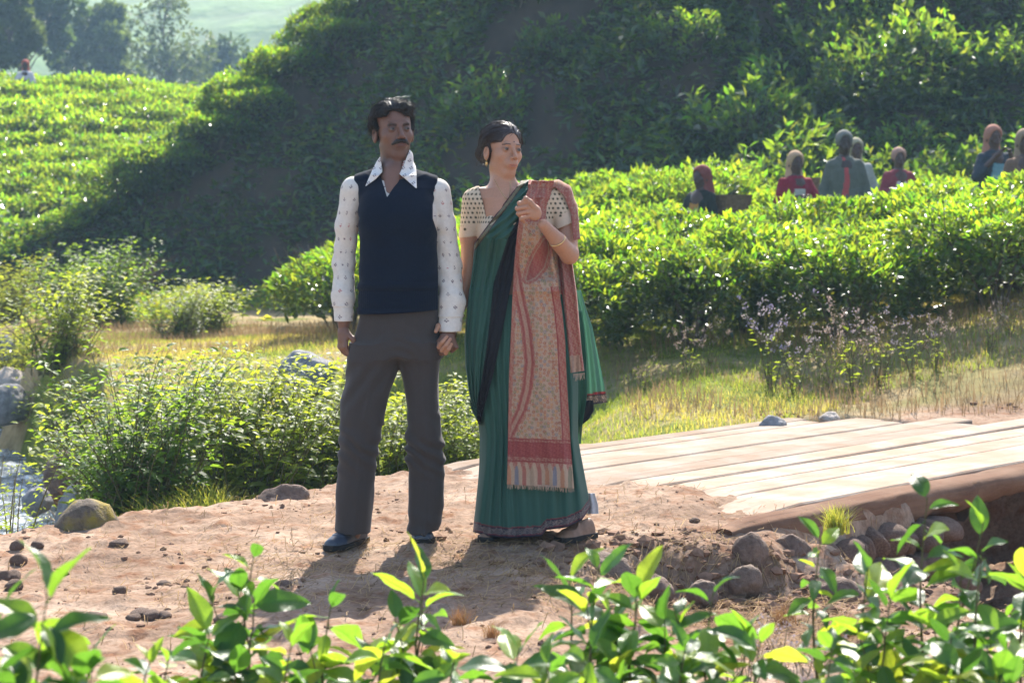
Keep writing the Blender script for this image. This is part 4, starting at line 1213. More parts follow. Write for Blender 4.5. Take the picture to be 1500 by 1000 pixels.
# blouse
silk_mat = attr_mat('sari_cloth', .62, .3, 300, .12, .001, .30, .1, .05)
thin_mat = attr_mat('sheer_sari_cloth', .6, .3, 300, .1, .001, .62, .1, .05, alpha=.80)
wool_mat = attr_mat('shawl_wool', .95, .08, 260, .35, .002, .10, .2, .14)
blouse_mat = attr_mat('blouse_cotton', .85, .15, 200, .2, .001, .10, 0, .06)
sariline = [(768, 258), (745, 289), (720, 322), (697, 353)]
def above_sari(px, py): return py - np.interp(px, [690, 697, 720, 745, 768, 790], [362, 353, 322, 289, 258, 235])   # <0 above the sari edge
def w_blouse(P):
    px, py = toP(P)
    d = w_torso(P) - .001
    cut = poly2(px, py, [(702, 270), (704.5, 288), (712, 318), (760, 300), (790, 240)]) / 365
    d = smax(d, -np.where(P[:, 1] < 8.12, cut, .2), .003)
    d = smax(d, -cone(P, K(738, 255, .02), K(738, 285, .03), .07, .085), .003)
    d = smax(d, (py - 410) / 365, .004)
    d = smax(d, np.where((P[:, 1] < 8.1) & (px < 748), (above_sari(px, py) - 9) / 365, -.1), .003)
    sA = smax(chain(P, [wA[0], wA[1], wA[2]], [.0465, .040, .04], .01), (py - 347 + .12 * (px - 687)) / 365, .003)
    sB = chain(P, [wB[0], wB[1], wB[2]], [.054, .050, .048], .01)
    sB = smax(sB, (py - 336 + .45 * (px - 818)) / 365, .003)
    w = .0028 * grid_n(P, 30, 3) + .006 * grid_n(P, 11, 5)
    return smin(d, smin(sA, sB, .01), .012) - w
V, Q = surf(w_blouse, ax3(-.25, .28, .0032), ax3(7.86, 8.2, .0036), ax3(1.05, 1.46, .0032))
px, py = toP(V); cr = np.tile(np.array([.60, .47, .33]), (len(V), 1)); m = motif(V[:, 0] * 1.0 + np.where(px < 750, -V[:, 1] * .6, V[:, 1] * .4), V[:, 2] * 1.0, .0188, ((0, 0),), .0050)
bandA = (px < 760) & (py + .12 * (px - 687) > 330); bandB = (px > 800) & (py + .45 * (px - 818) > 316)
band = bandA | bandB; m = np.where(band, 0, m)
hl = np.where(px < 760, py + .12 * (px - 687) - 343, py + .45 * (px - 818) - 332)
cr = blend(cr, m, (.055, .05, .035)); cr = blend(cr, band * .5, (.62, .46, .34))
sp = np.minimum(np.hypot(px - 681, py - 336), np.hypot(px - 821, py - 316)); cr = blend(cr, S(2.4, 1.6, sp), (.06, .05, .03))
part('blouse', V, Q, blouse_mat, woman, cr)

# sari: skirt with hanging pleats, wrap across the chest
sk_rows = [(430, 694, 835, 0, .112), (480, 689, 843, 0, .130), (520, 687, 846, 0, .136), (560, 690, 848, 0, .136), (600, 697, 848, 0, .136), (640, 701, 849, 0, .138), (680, 700, 856, 0, .145), (720, 697, 864, 0, .155), (760, 694, 870, 0, .165), (800, 692, 875, 0, .175)]
sk_k = kw(sk_rows)
skp = np.array([r[0] for r in sk_rows]); skl = np.array([r[1] for r in sk_rows]); skr = np.array([r[2] for r in sk_rows])
def hemline(px): return np.interp(px, [690, 715, 745, 793, 800, 830, 852, 866, 880], [778, 785, 788, 785, 776, 772, 762, 742, 722])
def pleats(px, py, P):
    u = (px - np.interp(py, skp, skl)) / (np.interp(py, skp, skr) - np.interp(py, skp, skl))
    v = (py - 430) / 350
    u = u + .018 * np.sin(v * 7 + u * 9) + .05 * (fbm(u * 3, v * 1.5, seed=2) - .5)
    f = 0
    for c, w, a in ((.06, .022, .6), (.15, .020, .8), (.235, .016, 1.), (.30, .014, .9), (.345, .012, .8), (.42, .02, .6), (.52, .02, .7), (.66, .03, .9), (.80, .03, 1.), (.92, .02, .8)):
        f = f + a * np.exp(-((u - c) / (w * (1 + v))) ** 2)
    return f, u
def w_skirt(P):
    px, py = toP(P)
    d = loft(P, sk_k, 2.1)
    f, u = pleats(px, py, P); amp = .016 * S(440, 560, py) + .014 * S(560, 780, py)
    fr = S(8.14, 8.0, P[:, 1])
    d = d - (f - .4) * amp * fr - .006 * np.sin(np.arctan2(P[:, 0] - .07, P[:, 1] - 8.05) * 16) * (1 - fr)
    d = d - .012 * grid_n(P * np.array([1, 1, .4], np.float32), 8, 21)
    d = smax(d, (py - hemline(px)) / 365, .003)
    inner = loft(P, [(k[0] - .02, k[1], k[2] - .02, k[3], k[4] - .02) for k in sk_k], 2.1)
    return smax(d, -smax(inner, (600 - py) / 365, .01) - .004, .004)
V, Q = surf(w_skirt, ax3(-.22, .45, .0042), ax3(7.84, 8.28, .0046), ax3(.0, 1.05, .0042))
px, py = toP(V)
def green(V): return np.tile(np.array([.036, .108, .078]), (len(V), 1)) * (1 + .10 * grid_n(V, 5, 3))[:, None]
def border_col(c, t, u):
    """t = height above the hem in measured units; woven border"""
    chk = (np.sin(u * 2.6) * np.sin(t * 2.2) > -.1)
    c = blend(c, ((t < 16) & (t > 14.2)) * .9, (.22, .03, .04))
    c = blend(c, (t < 14.2) * 1., (.022, .02, .035))
    c = blend(c, ((t < 13) & (t > 4.2) & chk) * .8, (.26, .20, .17))
    return blend(c, ((t < 4.2) & (t > 2.8)) * .8, (.2, .03, .04))
c = green(V)
bw = np.where(px < 797, 1.0, 1.0)
c = border_col(c, (hemline(px) - py) * bw, px)
skirt = part('sari_skirt', V, Q, silk_mat, woman, c)

stripe = [(760, 322), (752, 350), (742, 385), (735, 420), (727, 470), (719, 514), (710, 555), (702, 590), (702, 618)]
wr_l = lambda py: np.interp(py, [353, 380, 420, 450, 500, 540, 580, 612], [697, 695, 690, 687, 683, 685, 690, 700])
wr_r = lambda py: np.interp(py, [262, 300, 322, 350, 385, 420, 470, 514, 555, 590, 625], [790, 780, 768, 763, 755, 748, 739, 730, 721, 711, 702])
def w_wrap(P):
    px, py = toP(P)
    d = smin(w_torso(P) - .009, loft(P, sk_k, 2.1) - .010, .03)
    hip = kw([(345, 698, 800, 0, .105), (420, 691, 812, 0, .108), (450, 688, 830, 0, .125), (500, 684, 838, 0, .140), (540, 685, 840, 0, .145), (580, 690, 840, 0, .145), (630, 700, 840, 0, .15)])
    d = smin(d, loft(P, hip, 2.2), .03)
    u = (px - wr_l(py)) / (wr_r(py) - wr_l(py)); fr = S(8.12, 7.98, P[:, 1])
    uu = u + .05 * (vn(px * .03, py * .012) - .5)
    st = np.where(py < 350, (px - 697) * .63 + (py - 353) * .78, (uu * 62))
    d = d - (.0015 + .009 * vn(u * 5 + 3, py * .006)) * fr * np.sin(st * .62 + 3.4 * vn(px * .02, py * .015)) * S(1.0, .8, u) - .003 * fr * np.sin(st * .31 + 1)
    d = smax(d, -above_sari(px, py) / 365 * .8, .003)
    d = smax(d, (px - np.interp(py, [240, 262, 322, 700], [812, 806, 806, 770])) / 365 if False else (px - (wr_r(py))) / 365, .003)
    d = smax(d, (py - np.interp(px, [680, 690, 702, 712], [575, 600, 622, 622])) / 365, .003)
    back = P[:, 1] - 8.16
    return smax(d, back, .003)
V, Q = surf(w_wrap, ax3(-.22, .22, .0034), ax3(7.84, 8.2, .0042), ax3(.44, 1.52, .0034))
px, py = toP(V); c = green(V)
ed = -above_sari(px, py) * -.77     # distance below the upper edge
ed = above_sari(px, py) * .77; u_ = px * .8 - py * .6
fr = V[:, 1] < 8.13
c = blend(c, (fr & (ed < 2.2) & (py < 372)) * 1., (.06, .012, .02)); c = blend(c, (fr & (ed >= 2.2) & (ed < 7.5) & (py < 372)) * (.55 + .45 * (np.sin(u_ * 2.2) > 0)) * .75, (.30, .22, .12))
c = blend(c, (fr & (ed >= 7.5) & (ed < 9) & (py < 372)) * 1., (.06, .015, .02))
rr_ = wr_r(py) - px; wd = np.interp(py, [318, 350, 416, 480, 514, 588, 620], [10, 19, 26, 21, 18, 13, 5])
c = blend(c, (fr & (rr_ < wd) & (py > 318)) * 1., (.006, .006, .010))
part('sari_wrap', V, Q, silk_mat, woman, c)

# sheets of cloth
def sheet(name, rows, depth, colf, mat, parent, n_u, n_v, fold=lambda px, py, u, v: 0, thick=.003, kind=None):
    rows = np.asarray(rows, float); py = np.linspace(rows[0, 0], rows[-1, 0], n_v)[None, :].repeat(n_u, 0); u = np.linspace(0, 1, n_u)[:, None].repeat(n_v, 1)
    l = np.interp(py, rows[:, 0], rows[:, 1]); r = np.interp(py, rows[:, 0], rows[:, 2]); px = l + (r - l) * u
    if rows.shape[1] > 3: py2 = py + (u - .5) * np.interp(py, rows[:, 0], rows[:, 3])
    else: py2 = py
    d = depth(px, py2) + fold(px, py2, u, (py - rows[0, 0]) / (rows[-1, 0] - rows[0, 0]))
    X = (px - 750) * d / F; Z = CAM_H - (py2 - HORIZON) * d / F
    A = np.stack([X, d, Z], -1); g = [np.gradient(A, axis=0), np.gradient(A, axis=1)]; nn = norm(np.cross(g[0], g[1])); nn = nn * np.sign(nn[..., 1:2] + 1e-9)
    Bk = A + nn * thick; i = np.arange(n_u * n_v).reshape(n_u, n_v); M = n_u * n_v
    q = np.stack([i[:-1, :-1], i[:-1, 1:], i[1:, 1:], i[1:, :-1]], -1).reshape(-1, 4)
    def side(a): return np.stack([a[:-1], a[1:], a[1:] + M, a[:-1] + M], -1)
    qs = [q, q[:, ::-1] + M, side(i[0]), side(i[-1]), side(i[:, 0]), side(i[:, -1])]
    c = colf(px, py2, u).reshape(-1, 3)
    return part(name, np.concatenate([A.reshape(-1, 3), Bk.reshape(-1, 3)]), np.concatenate(qs), mat, parent, np.concatenate([c, c]))

def smooth_depth(f, x0, x1, y0, y1, off, blur=3, n=(34, 70)):
    gx_ = np.linspace(x0, x1, n[0]); gy_ = np.linspace(y0, y1, n[1]); A, Bm = np.meshgrid(gx_, gy_, indexing='ij')
    d = front_depth(f, A, Bm, 7.6, 8.3, 50)
    d = np.where(np.isnan(d), np.nanmean(d, axis=0, keepdims=True), d); d = np.where(np.isnan(d), 8.0, d)
    for _ in range(blur):
        e = np.pad(d, 1, mode='edge'); d = np.minimum(d + .0, (e[:-2, 1:-1] + e[2:, 1:-1] + e[1:-1, :-2] + e[1:-1, 2:] + 2 * d) / 6)
    def g(px, py):
        i = np.clip((px - x0) / (x1 - x0) * (n[0] - 1), 0, n[0] - 1.001); j = np.clip((py - y0) / (y1 - y0) * (n[1] - 1), 0, n[1] - 1.001)
        a = i.astype(int); b = j.astype(int); s_ = i - a; t = j - b
        return d[a, b] * (1 - s_) * (1 - t) + d[a + 1, b] * s_ * (1 - t) + d[a, b + 1] * (1 - s_) * t + d[a + 1, b + 1] * s_ * t - off
    return g
under = lambda P: smin(w_wrap(P), w_skirt(P), .01)
dep = smooth_depth(lambda P: np.minimum(under(P), w_blouse(P)), 735, 850, 262, 735, .010)

RED, DRED, ORG, CRM, GRN, BLU = map(np.array, ((.32, .10, .075), (.25, .055, .05), (.40, .17, .09), (.41, .275, .185), (.17, .15, .09), (.16, .16, .19)))
def florals(px, py, seed=0):
    """scattered small blossoms and vines printed on cream"""
    c = np.tile(CRM, px.shape + (1,)); s_ = 5.6
    gx_, gy_ = px / s_, py / s_; best = np.full(px.shape, 9.); idc = np.zeros(px.shape); i0, j0 = np.floor(gx_), np.floor(gy_); ang = np.zeros(px.shape)
    for a in (-1, 0, 1):
        for b in (-1, 0, 1):
            i, j = i0 + a, j0 + b; h1 = vn(i * 7.31 + .5, j * 3.17 + .5, seed=seed); h2 = vn(i * 5.77 + .5, j * 9.13 + .5, seed=seed + 3)
            cx, cy_ = i + .5 + (h1 - .5) * .9, j + .5 + (h2 - .5) * .9; dx, dy = gx_ - cx, gy_ - cy_; dd = np.hypot(dx, dy)
            m = dd < best; best = np.where(m, dd, best); idc = np.where(m, (h1 * 37 + h2 * 91) % 1, idc); ang = np.where(m, np.arctan2(dy, dx), ang)
    pet = .40 + .05 * np.cos(ang * 5 + idc * 6)
    cols = np.stack([RED, ORG, DRED, RED, GRN, BLU, ORG, GRN]); cc = cols[(idc * 8).astype(int) % 8]
    m = S(pet + .05, pet - .05, best) * .72; c = c * (1 - m[..., None]) + cc * m[..., None]
    m = S(.14, .09, best); c = c * (1 - m[..., None]) + np.array([.55, .36, .14]) * m[..., None]
    vine = np.abs(np.sin(px * .42 + 2.6 * np.sin(py * .23) + 3 * vn(px * .06, py * .06, seed=9)))
    m = S(.20, .08, vine) * .55 * (best > .42); c = c * (1 - m[..., None]) + np.array([.32, .12, .09]) * m[..., None]
    return c
def ornate(px, py, a=RED, b=CRM, k=1.0):
    m = S(.0, .5, np.sin(px * 1.1 * k + 1.6 * np.sin(py * .9)) * np.sin(py * 1.25 * k + px * .4) + .2 * (vn(px * .9, py * .9) - .5)) * .55
    return a[None, None] * (1 - m[..., None]) + b[None, None] * m[..., None]
def bm3(c, m, t): return c * (1 - m[..., None]) + t * m[..., None]
def shawl_col(px, py, u):
    c = florals(px, py); orn = ornate(px, py); dor = ornate(px, py, DRED, RED, 1.2)
    # curved border sweeping down the panel
    cx = np.interp(py, [300, 380, 430, 480, 530, 570, 600, 640], [748, 752, 760, 771, 776, 772, 764, 744])
    dd = np.abs(px - cx); c = bm3(c, S(8.5, 8, dd), orn); c = bm3(c, S(6.5, 6.0, dd) * (dd > 3) * .7, dor); c = bm3(c, S(3, 2.2, dd) * .7, ornate(px, py, CRM, RED, 1.1))
    # large paisley leaf near the top
    dp = poly2(px, py, [(799, 352), (801, 368), (795, 390), (783, 404), (773, 409), (777, 392), (786, 372)])
    c = bm3(c, S(8, 7.5, dp), orn); c = bm3(c, S(4, 3.6, dp), (CRM * .8)[None, None] + 0 * c); c = bm3(c, S(2.5, 2, dp), orn * .5 + dor * .5)
    # straight border on the outer edge
    re = np.interp(py, [266, 330, 400, 450, 500, 600, 700], [812, 800, 815, 823, 828, 833, 838]) - px
    c = bm3(c, S(12, 11.5, re) * (py > 420), orn); c = bm3(c, S(1.2, .8, np.abs(re - 11)) * (py > 420), DRED[None, None] + 0 * c)
    c = bm3(c, S(5, 4.5, px - np.interp(py, [266, 400, 600, 720], [770, 753, 745, 742])) * (py < 640) * .8, orn)
    c = bm3(c, 1. * (py < 325), ornate(px, py, RED, CRM, .8))
    yy = py - (px - 790) * .04
    c = bm3(c, 1. * ((yy > 643) & (yy < 678)), ornate(px, py, RED * .9, CRM, .9)); c = bm3(c, 1. * ((yy > 649) & (yy < 668)), ornate(px, py, DRED, RED * 1.1, .8))
    for y_ in (643.5, 648.5, 669, 676): c = bm3(c, S(1.2, .6, np.abs(yy - y_)), DRED[None, None] + 0 * c)
    low = yy >= 678; k_ = np.floor((px - 740) / 11.2); ct = (px - 740) / 11.2 - k_ - .5; cols = np.stack([ORG, BLU, RED, CRM * .8, RED, ORG, BLU, ORG, GRN])[(k_.astype(int)) % 9]
    c = bm3(c, 1. * low, CRM[None, None] + 0 * c)
    tip = 683 + 2 * np.sin(k_ * 3); c = bm3(c, low * (yy < 690) * S(.0, .4, np.sin(px * .56) * .5 + .5 - (yy - 678) / 14) * .9, orn)
    c = bm3(c, low * S(.30, .25, np.abs(ct) + .25 * np.clip((tip + 8 - yy) / 12, 0, 2)) * (yy > tip) * .85, cols)
    return c
a_rows = [(265, 780, 812, 0), (285, 771, 807, 0), (300, 766, 801, 0), (315, 762, 800, 0), (335, 759, 802, 0), (360, 756, 807, 0), (400, 753, 815, 0), (450, 750, 823, 2), (500, 748, 828, 3), (550, 746, 830, 4), (600, 745, 833, 5), (650, 744, 836, 6), (700, 743, 840, 6), (712, 742.5, 841, 6)]
def a_fold(px, py, u, v):
    up = S(420, 300, py)
    f = .006 * up * np.sin(u * 15 + py * .02) + .010 * np.exp(-((u - .38 - .0 * v) / .06) ** 2) * S(640, 420, py) * S(330, 380, py)
    f = f + (.007 * np.sin(u * 8 + py * .012 + 1) + .004 * np.sin(u * 15 - py * .02)) * S(300, 400, py)
    return f - .012 * S(.0, 1, v) - .03 * S(330, 300, py) * 0 + .004 * np.sin(py * .09 + u * 5) * S(600, 700, py) * .5
shawl = sheet('shawl_front', a_rows, dep, shawl_col, wool_mat, woman, 104, 460, a_fold)
def fringe(pts_px, d, L, seed, parent, n=3):
    r = np.random.default_rng(seed); ln = []
    for px_, py_ in pts_px:
        p = U(px_, py_, d(px_, py_) if callable(d) else d); q = [p]; v = np.array([r.normal() * .12, r.normal() * .1, -1])
        for j in range(3): v = v + r.normal(size=3) * .12; q.append(q[-1] + norm(v) * L / 3 * r.uniform(.7, 1.2))
        ln.append((q, [.0013, .0012, .001, .0006]))
    V, Q = tubes(ln, n); o = part('fringe', V, Q, fringe_mat, parent); o['kind'] = 'stuff'
fringe_mat = simple_mat('fringe_wool', (.46, .33, .24), .95, .2)
fr_d = lambda x, y: float(dep(np.array([x]), np.array([y]))[0]) - .012
fx_ = np.linspace(743, 840, 90)
fringe([(x, 709.5 + (x - 790) * .06) for x in fx_], fr_d, .024, 3, shawl)

# shawl over the shoulder and down the outside of the arm
def w_cap(P):
    px, py = toP(P)
    base = smin(w_torso(P), chain(P, [wB[0], wB[1], wB[2]], [.055, .052, .050], .01), .02)
    d = np.abs(base - .011 - .002 * np.sin(px * .3 + py * .1) - .004 * grid_n(P, 14, 8)) - .0035
    pg = poly2(px, py, [(774, 264), (785, 259), (812, 259), (834, 266), (846, 300), (850, 350), (840, 352), (836, 312), (826, 287), (813, 274), (803, 280), (800, 290), (772, 292)]) / 365
    back = poly2(px, py, [(774, 255), (850, 255), (858, 420), (800, 420)]) / 365
    return smax(d, np.where(P[:, 1] < 8.075, pg, back), .003)
V, Q = surf(w_cap, ax3(.04, .34, .0033), ax3(7.9, 8.2, .0036), ax3(1.02, 1.5, .0033))
px, py = toP(V); c = ornate(px[None], (py + V[:, 1] * 200)[None], RED * .85, CRM, .8)[0]
top = S(276, 266, py) * (px > 778); ff = florals(px[None], (py + V[:, 1] * 250)[None])[0]; c = c * (1 - .8 * top[:, None]) + ff * .8 * top[:, None]
part('shawl_shoulder', V, Q, wool_mat, woman, c)
c_rows = [(318, 806, 826, 0), (350, 804, 832, 0), (388, 803, 839, 0), (430, 806, 845, 0), (480, 811, 849, 0), (520, 814, 853, -2), (546, 816, 856, -6)]
side_dep = lambda px, py: 7.97 + .05 * S(835, 856, px) + .09 * S(430, 370, py)
def c_col(px, py, u):
    c = ornate(px, py, RED * .9, CRM, 1.0); f = florals(px, py, 5); c = bm3(c, (u < .42) * 1., f); c = bm3(c, S(.03, .015, np.abs(u - .44)), DRED[None, None] + 0 * c)
    return bm3(c, (py > 520) * (u < .9) * .8, CRM[None, None] * (.6 + .4 * (np.sin(px * .8) > 0))[..., None])
sb = sheet('shawl_side', c_rows, side_dep, c_col, wool_mat, woman, 44, 150, lambda px, py, u, v: .010 * np.sin(u * 17 + v * 2) + .004 * np.sin(u * 31))
fringe([(x, 548 - (x - 836) * .12) for x in np.linspace(817, 856, 38)], 7.985, .03, 6, sb)

# loose end of the sari hanging behind, sheer
t_rows = [(425, 838, 851, 0), (450, 842, 858, 0), (480, 846, 868, 0), (520, 849, 876, 0), (560, 851, 884, 0), (592, 852, 889, -6)]
def t_col(px, py, u):
    c = np.tile(np.array([.09, .22, .155]), px.shape + (1,)); t = 592 - (px - 870) * .10 - py
    c = bm3(c, (t < 17) * 1., np.array([.22, .03, .04])[None, None] + 0 * c); c = bm3(c, (t < 14) * 1., np.array([.04, .03, .04])[None, None] + 0 * c)
    c = bm3(c, ((t < 12.5) & (t > 2.5) & (np.sin(px * 2.4) * np.sin(py * 2.2) > -.2)) * .8, np.array([.30, .24, .19])[None, None] + 0 * c)
    return c
sheet('sari_end', t_rows, lambda px, py: 8.17 + 0 * px, t_col, thin_mat, woman, 40, 90, lambda px, py, u, v: .018 * np.sin(u * 13 + v * 3) * (.3 + v), .0015)
e_rows = [(586, 856, 868, 0), (600, 845, 869, 2), (612, 840, 862, 2), (624, 839, 848, 0)]
sheet('sari_end_band', e_rows, lambda px, py: 8.13 + 0 * px, lambda px, py, u: np.tile(np.array([.008, .009, .014]), px.shape + (1,)), silk_mat, woman, 14, 24, lambda px, py, u, v: .008 * np.sin(u * 9), .004)
g_rows = [(455, 838, 853, 0), (520, 840, 858, 0), (580, 838, 860, 0), (625, 840, 853, 0), (650, 842, 851, 0)]
sheet('sari_fold', g_rows, lambda px, py: 8.10 + 0 * px, lambda px, py, u: np.tile(np.array([.05, .15, .105]), px.shape + (1,)), thin_mat, woman, 24, 60, lambda px, py, u, v: .012 * np.sin(u * 10 + v * 2), .0015)
p_rows = [(722, 858, 870, 0), (738, 860, 875, 0), (752, 858, 876, 0)]
white_mat = attr_mat('petticoat', .85, .2, 100, .1, .001, .2)
sheet('petticoat', p_rows, lambda px, py: 8.06 + 0 * px, lambda px, py, u: np.tile(np.array([.5, .5, .52]), px.shape + (1,)), white_mat, woman, 12, 20, lambda px, py, u, v: .01 * np.sin(u * 9), .003)
tan = simple_mat('tan_leather', (.22, .13, .085), .6, .2, 30, .2, .002, .3)
a = K(868, 772, .05); b = K(818, 780, -.09)
shoe((a[0], a[1], gz(a[0], a[1])), (b[0], b[1], gz(b[0], b[1])), 'shoe', .042, tan, None, woman, .05)
a = K(728, 780, .06); b = K(710, 790, -.13)
shoe((a[0], a[1], gz(a[0], a[1])), (b[0], b[1], gz(b[0], b[1])), 'shoe', .038, tan, None, woman, .032)
# ================================================================ vegetation
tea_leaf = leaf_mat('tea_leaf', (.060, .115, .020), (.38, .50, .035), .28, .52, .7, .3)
shade_leaf = leaf_mat('shaded_tea_leaf', (.050, .095, .025), (.30, .42, .035), .28, .48, .7, .3)  # darker copy of the tea leaf, hillside shade put into its colour
shrub_leaf = leaf_mat('shrub_leaf', (.085, .125, .028), (.44, .54, .05), .5, .52, .3, .25)
tree_leaf = leaf_mat('tree_leaf', (.06, .09, .035), (.14, .20, .04), .5, .4, .3, .3)
bark = simple_mat('bark', (.10, .075, .055), .95, .4, 25, .5, .02)
stem_mat = simple_mat('green_brown_stem', (.10, .085, .035), .8, .3, 40, .1)
dry_mat = leaf_mat('dry_stalk', (.36, .26, .15), (.30, .22, .12), .9, .35, .1, .1)
grass_mat = leaf_mat('grass_blade', (.12, .17, .03), (.38, .46, .05), .5, .45, .3, .0, False)
flower_mat = leaf_mat('flower', (.45, .41, .44), (.34, .30, .33), .8, .4, .1, .05)

def rnd(seed): return np.random.default_rng(seed)

def foliage_dome(seed, n, rad, h, base, L, q, up=.6, wild=.16, inner=.35):
    """leaves spread through the outer part of a flat-topped bush"""
    r = rnd(seed); u = r.uniform(0, 1, n); a = r.uniform(0, 2 * math.pi, n)
    rr = rad * np.sqrt(r.uniform(0, 1, n)); side = r.uniform(0, 1, n) < .40; rr = np.where(side, rad * r.uniform(.78, 1.05, n), rr)
    lump = wild * (fbm(np.cos(a) * rr * 3 + seed, np.sin(a) * rr * 3, seed=seed) - .5) * 2
    top = h * (1 - .30 * (rr / rad) ** 3) + lump * h * .8
    z = np.where(side, base + (top - base) * r.uniform(0, 1, n) ** .8, top - r.exponential(.06, n) * h * 1.2)
    rr = rr * (1 + .12 * np.sin(a * 3 + seed) + .08 * np.sin(a * 7 + seed * 2)) * np.where(z < h * .55, .82 + .3 * (z / h), 1)
    P = np.stack([rr * np.cos(a), rr * np.sin(a), z], -1)
    out = np.stack([np.cos(a), np.sin(a), 0 * a], -1)
    D = out * r.uniform(.1, .9, (n, 1)) + r.normal(size=(n, 3)) * .55 + np.array([0, 0, up]) * (~side)[:, None] + np.array([0, 0, .1])
    Nn = r.normal(size=(n, 3)) * .45 + np.array([0, 0, 1.0]) + out * .3
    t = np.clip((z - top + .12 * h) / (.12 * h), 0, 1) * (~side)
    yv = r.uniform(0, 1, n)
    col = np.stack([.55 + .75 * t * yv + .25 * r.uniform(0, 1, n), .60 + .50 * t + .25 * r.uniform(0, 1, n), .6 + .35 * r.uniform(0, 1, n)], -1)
    col = col * np.where(side, .40 + .60 * np.clip(z / h, 0, 1), 1.0)[:, None]  # side leaves darken downward, painting in the bush's shaded face
    Ls = L * r.uniform(.6, 1.2, n)
    return leaves(P, D, Nn, Ls, Ls * r.uniform(.36, .5, n), col, q, .12)

def bush_stems(seed, rad, h, n=7, r0=.016):
    r = rnd(seed); ln = []
    for i in range(n):
        a = r.uniform(0, 6.28); k = r.uniform(.3, .85) * rad; p = [(.05 * math.cos(a), .05 * math.sin(a), -.08), (k * .35 * math.cos(a), k * .35 * math.sin(a), h * .35), (k * .8 * math.cos(a + .3), k * .8 * math.sin(a + .3), h * .65), (k * math.cos(a + .3), k * math.sin(a + .3), h * .88)]
        ln.append((p, [r0, r0 * .8, r0 * .5, r0 * .25]))
        for q in range(2):
            b = a + r.uniform(-1, 1); s = np.array(p[2]); ln.append(([s, s + np.array([math.cos(b), math.sin(b), .5]) * .15 * rad * 2, s + np.array([math.cos(b), math.sin(b), 1.1]) * .22 * rad * 2], [r0 * .45, r0 * .3, r0 * .15]))
    return tubes(ln, 5)

def bush_proto(seed, n, rad, h, base, L, q, mat, trunk=True, wild=.16):
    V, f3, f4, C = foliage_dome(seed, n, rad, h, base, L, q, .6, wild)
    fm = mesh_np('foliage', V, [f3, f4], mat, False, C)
    tm = None
    if trunk:
        v, qd = bush_stems(seed + 50, rad, h); tm = mesh_np('branches', v, qd, bark)
    return fm, tm
def place_bush(proto, name, x, y, z, rz, s, label, cat, group):
    fm, tm = proto
    root = tag(empty(name, (x, y, z), rz), label, cat, group); root.scale = s
    f = link('foliage', fm, root); f['kind'] = 'stuff'
    if tm is not None: link('branches', tm, root)
    return root

# tea field with the pickers
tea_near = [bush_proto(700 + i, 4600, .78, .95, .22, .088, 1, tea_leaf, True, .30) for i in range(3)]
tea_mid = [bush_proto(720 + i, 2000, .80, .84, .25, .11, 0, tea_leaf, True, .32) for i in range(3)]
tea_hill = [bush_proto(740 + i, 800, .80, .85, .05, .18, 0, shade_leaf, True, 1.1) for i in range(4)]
r = rnd(70); k = 0
def field_front(x): return 15.9 + .25 * math.sin(x * 1.7) + np.interp(x, [-3, .4, 3, 6], [6.2, .2, .0, -.6])
rows_ = 0
HEDGE = ['front hedge tea bush at the near left, standing apart behind the couple', 'front hedge tea bush hidden mostly behind the woman', 'front hedge tea bush whose dark side shows right of the woman\'s shawl', 'front hedge tea bush behind the dry weeds at the hedge corner', 'front hedge tea bush behind the tallest lilac weed', 'front hedge tea bush behind the widest clump of seed heads', 'front hedge tea bush right of the seed head clump', 'front hedge tea bush nearest the right edge', 'last front hedge tea bush, cut by the right edge']
y = 0
while y < 12.5:
    x = -2.9 + (rows_ % 2) * .55
    while x < 6.6:
        yy = field_front(x) + y + r.uniform(-.15, .15); xx = x + r.uniform(-.15, .15)
        if yy < 26.3 and abs(xx) < yy * .275 + .9 and (xx > -2.3 + .12 * (yy - 22)):
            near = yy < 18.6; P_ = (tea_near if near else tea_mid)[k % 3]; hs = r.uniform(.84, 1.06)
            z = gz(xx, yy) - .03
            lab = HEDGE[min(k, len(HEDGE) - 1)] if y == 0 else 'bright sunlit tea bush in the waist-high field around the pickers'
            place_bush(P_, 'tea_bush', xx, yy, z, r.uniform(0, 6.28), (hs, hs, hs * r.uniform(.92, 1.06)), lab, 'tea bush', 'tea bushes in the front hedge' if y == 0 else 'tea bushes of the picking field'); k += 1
        x += 1.12
    y += 1.0; rows_ += 1
n_field = k
# tea bushes climbing the dark hill
r = rnd(71)
pts = []
def try_add(x, y, md):
    for a, b in pts:
        if (a - x) ** 2 + (b - y) ** 2 < md * md: return False
    pts.append((x, y)); return True
for i in range(1500):
    x = r.uniform(-1.5, 9.5); yy = r.uniform(26.4, 33.5)
    if abs(x) > yy * .265 + .6: continue
    dens = vn(np.array([x * .55]), np.array([yy * .55]), seed=77)[0]
    z = gz(x, yy)
    if HORIZON - (z - CAM_H) * F / yy < -60: continue
    if dens < .43: continue
    if x < 1.8 and (dens < .62 or x < -.5): continue
    if try_add(x, yy, 1.0):
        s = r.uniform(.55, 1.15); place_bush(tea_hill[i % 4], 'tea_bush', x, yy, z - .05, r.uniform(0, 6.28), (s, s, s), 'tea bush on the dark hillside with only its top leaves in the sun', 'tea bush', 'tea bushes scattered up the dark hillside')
    if len(pts) > 75: break
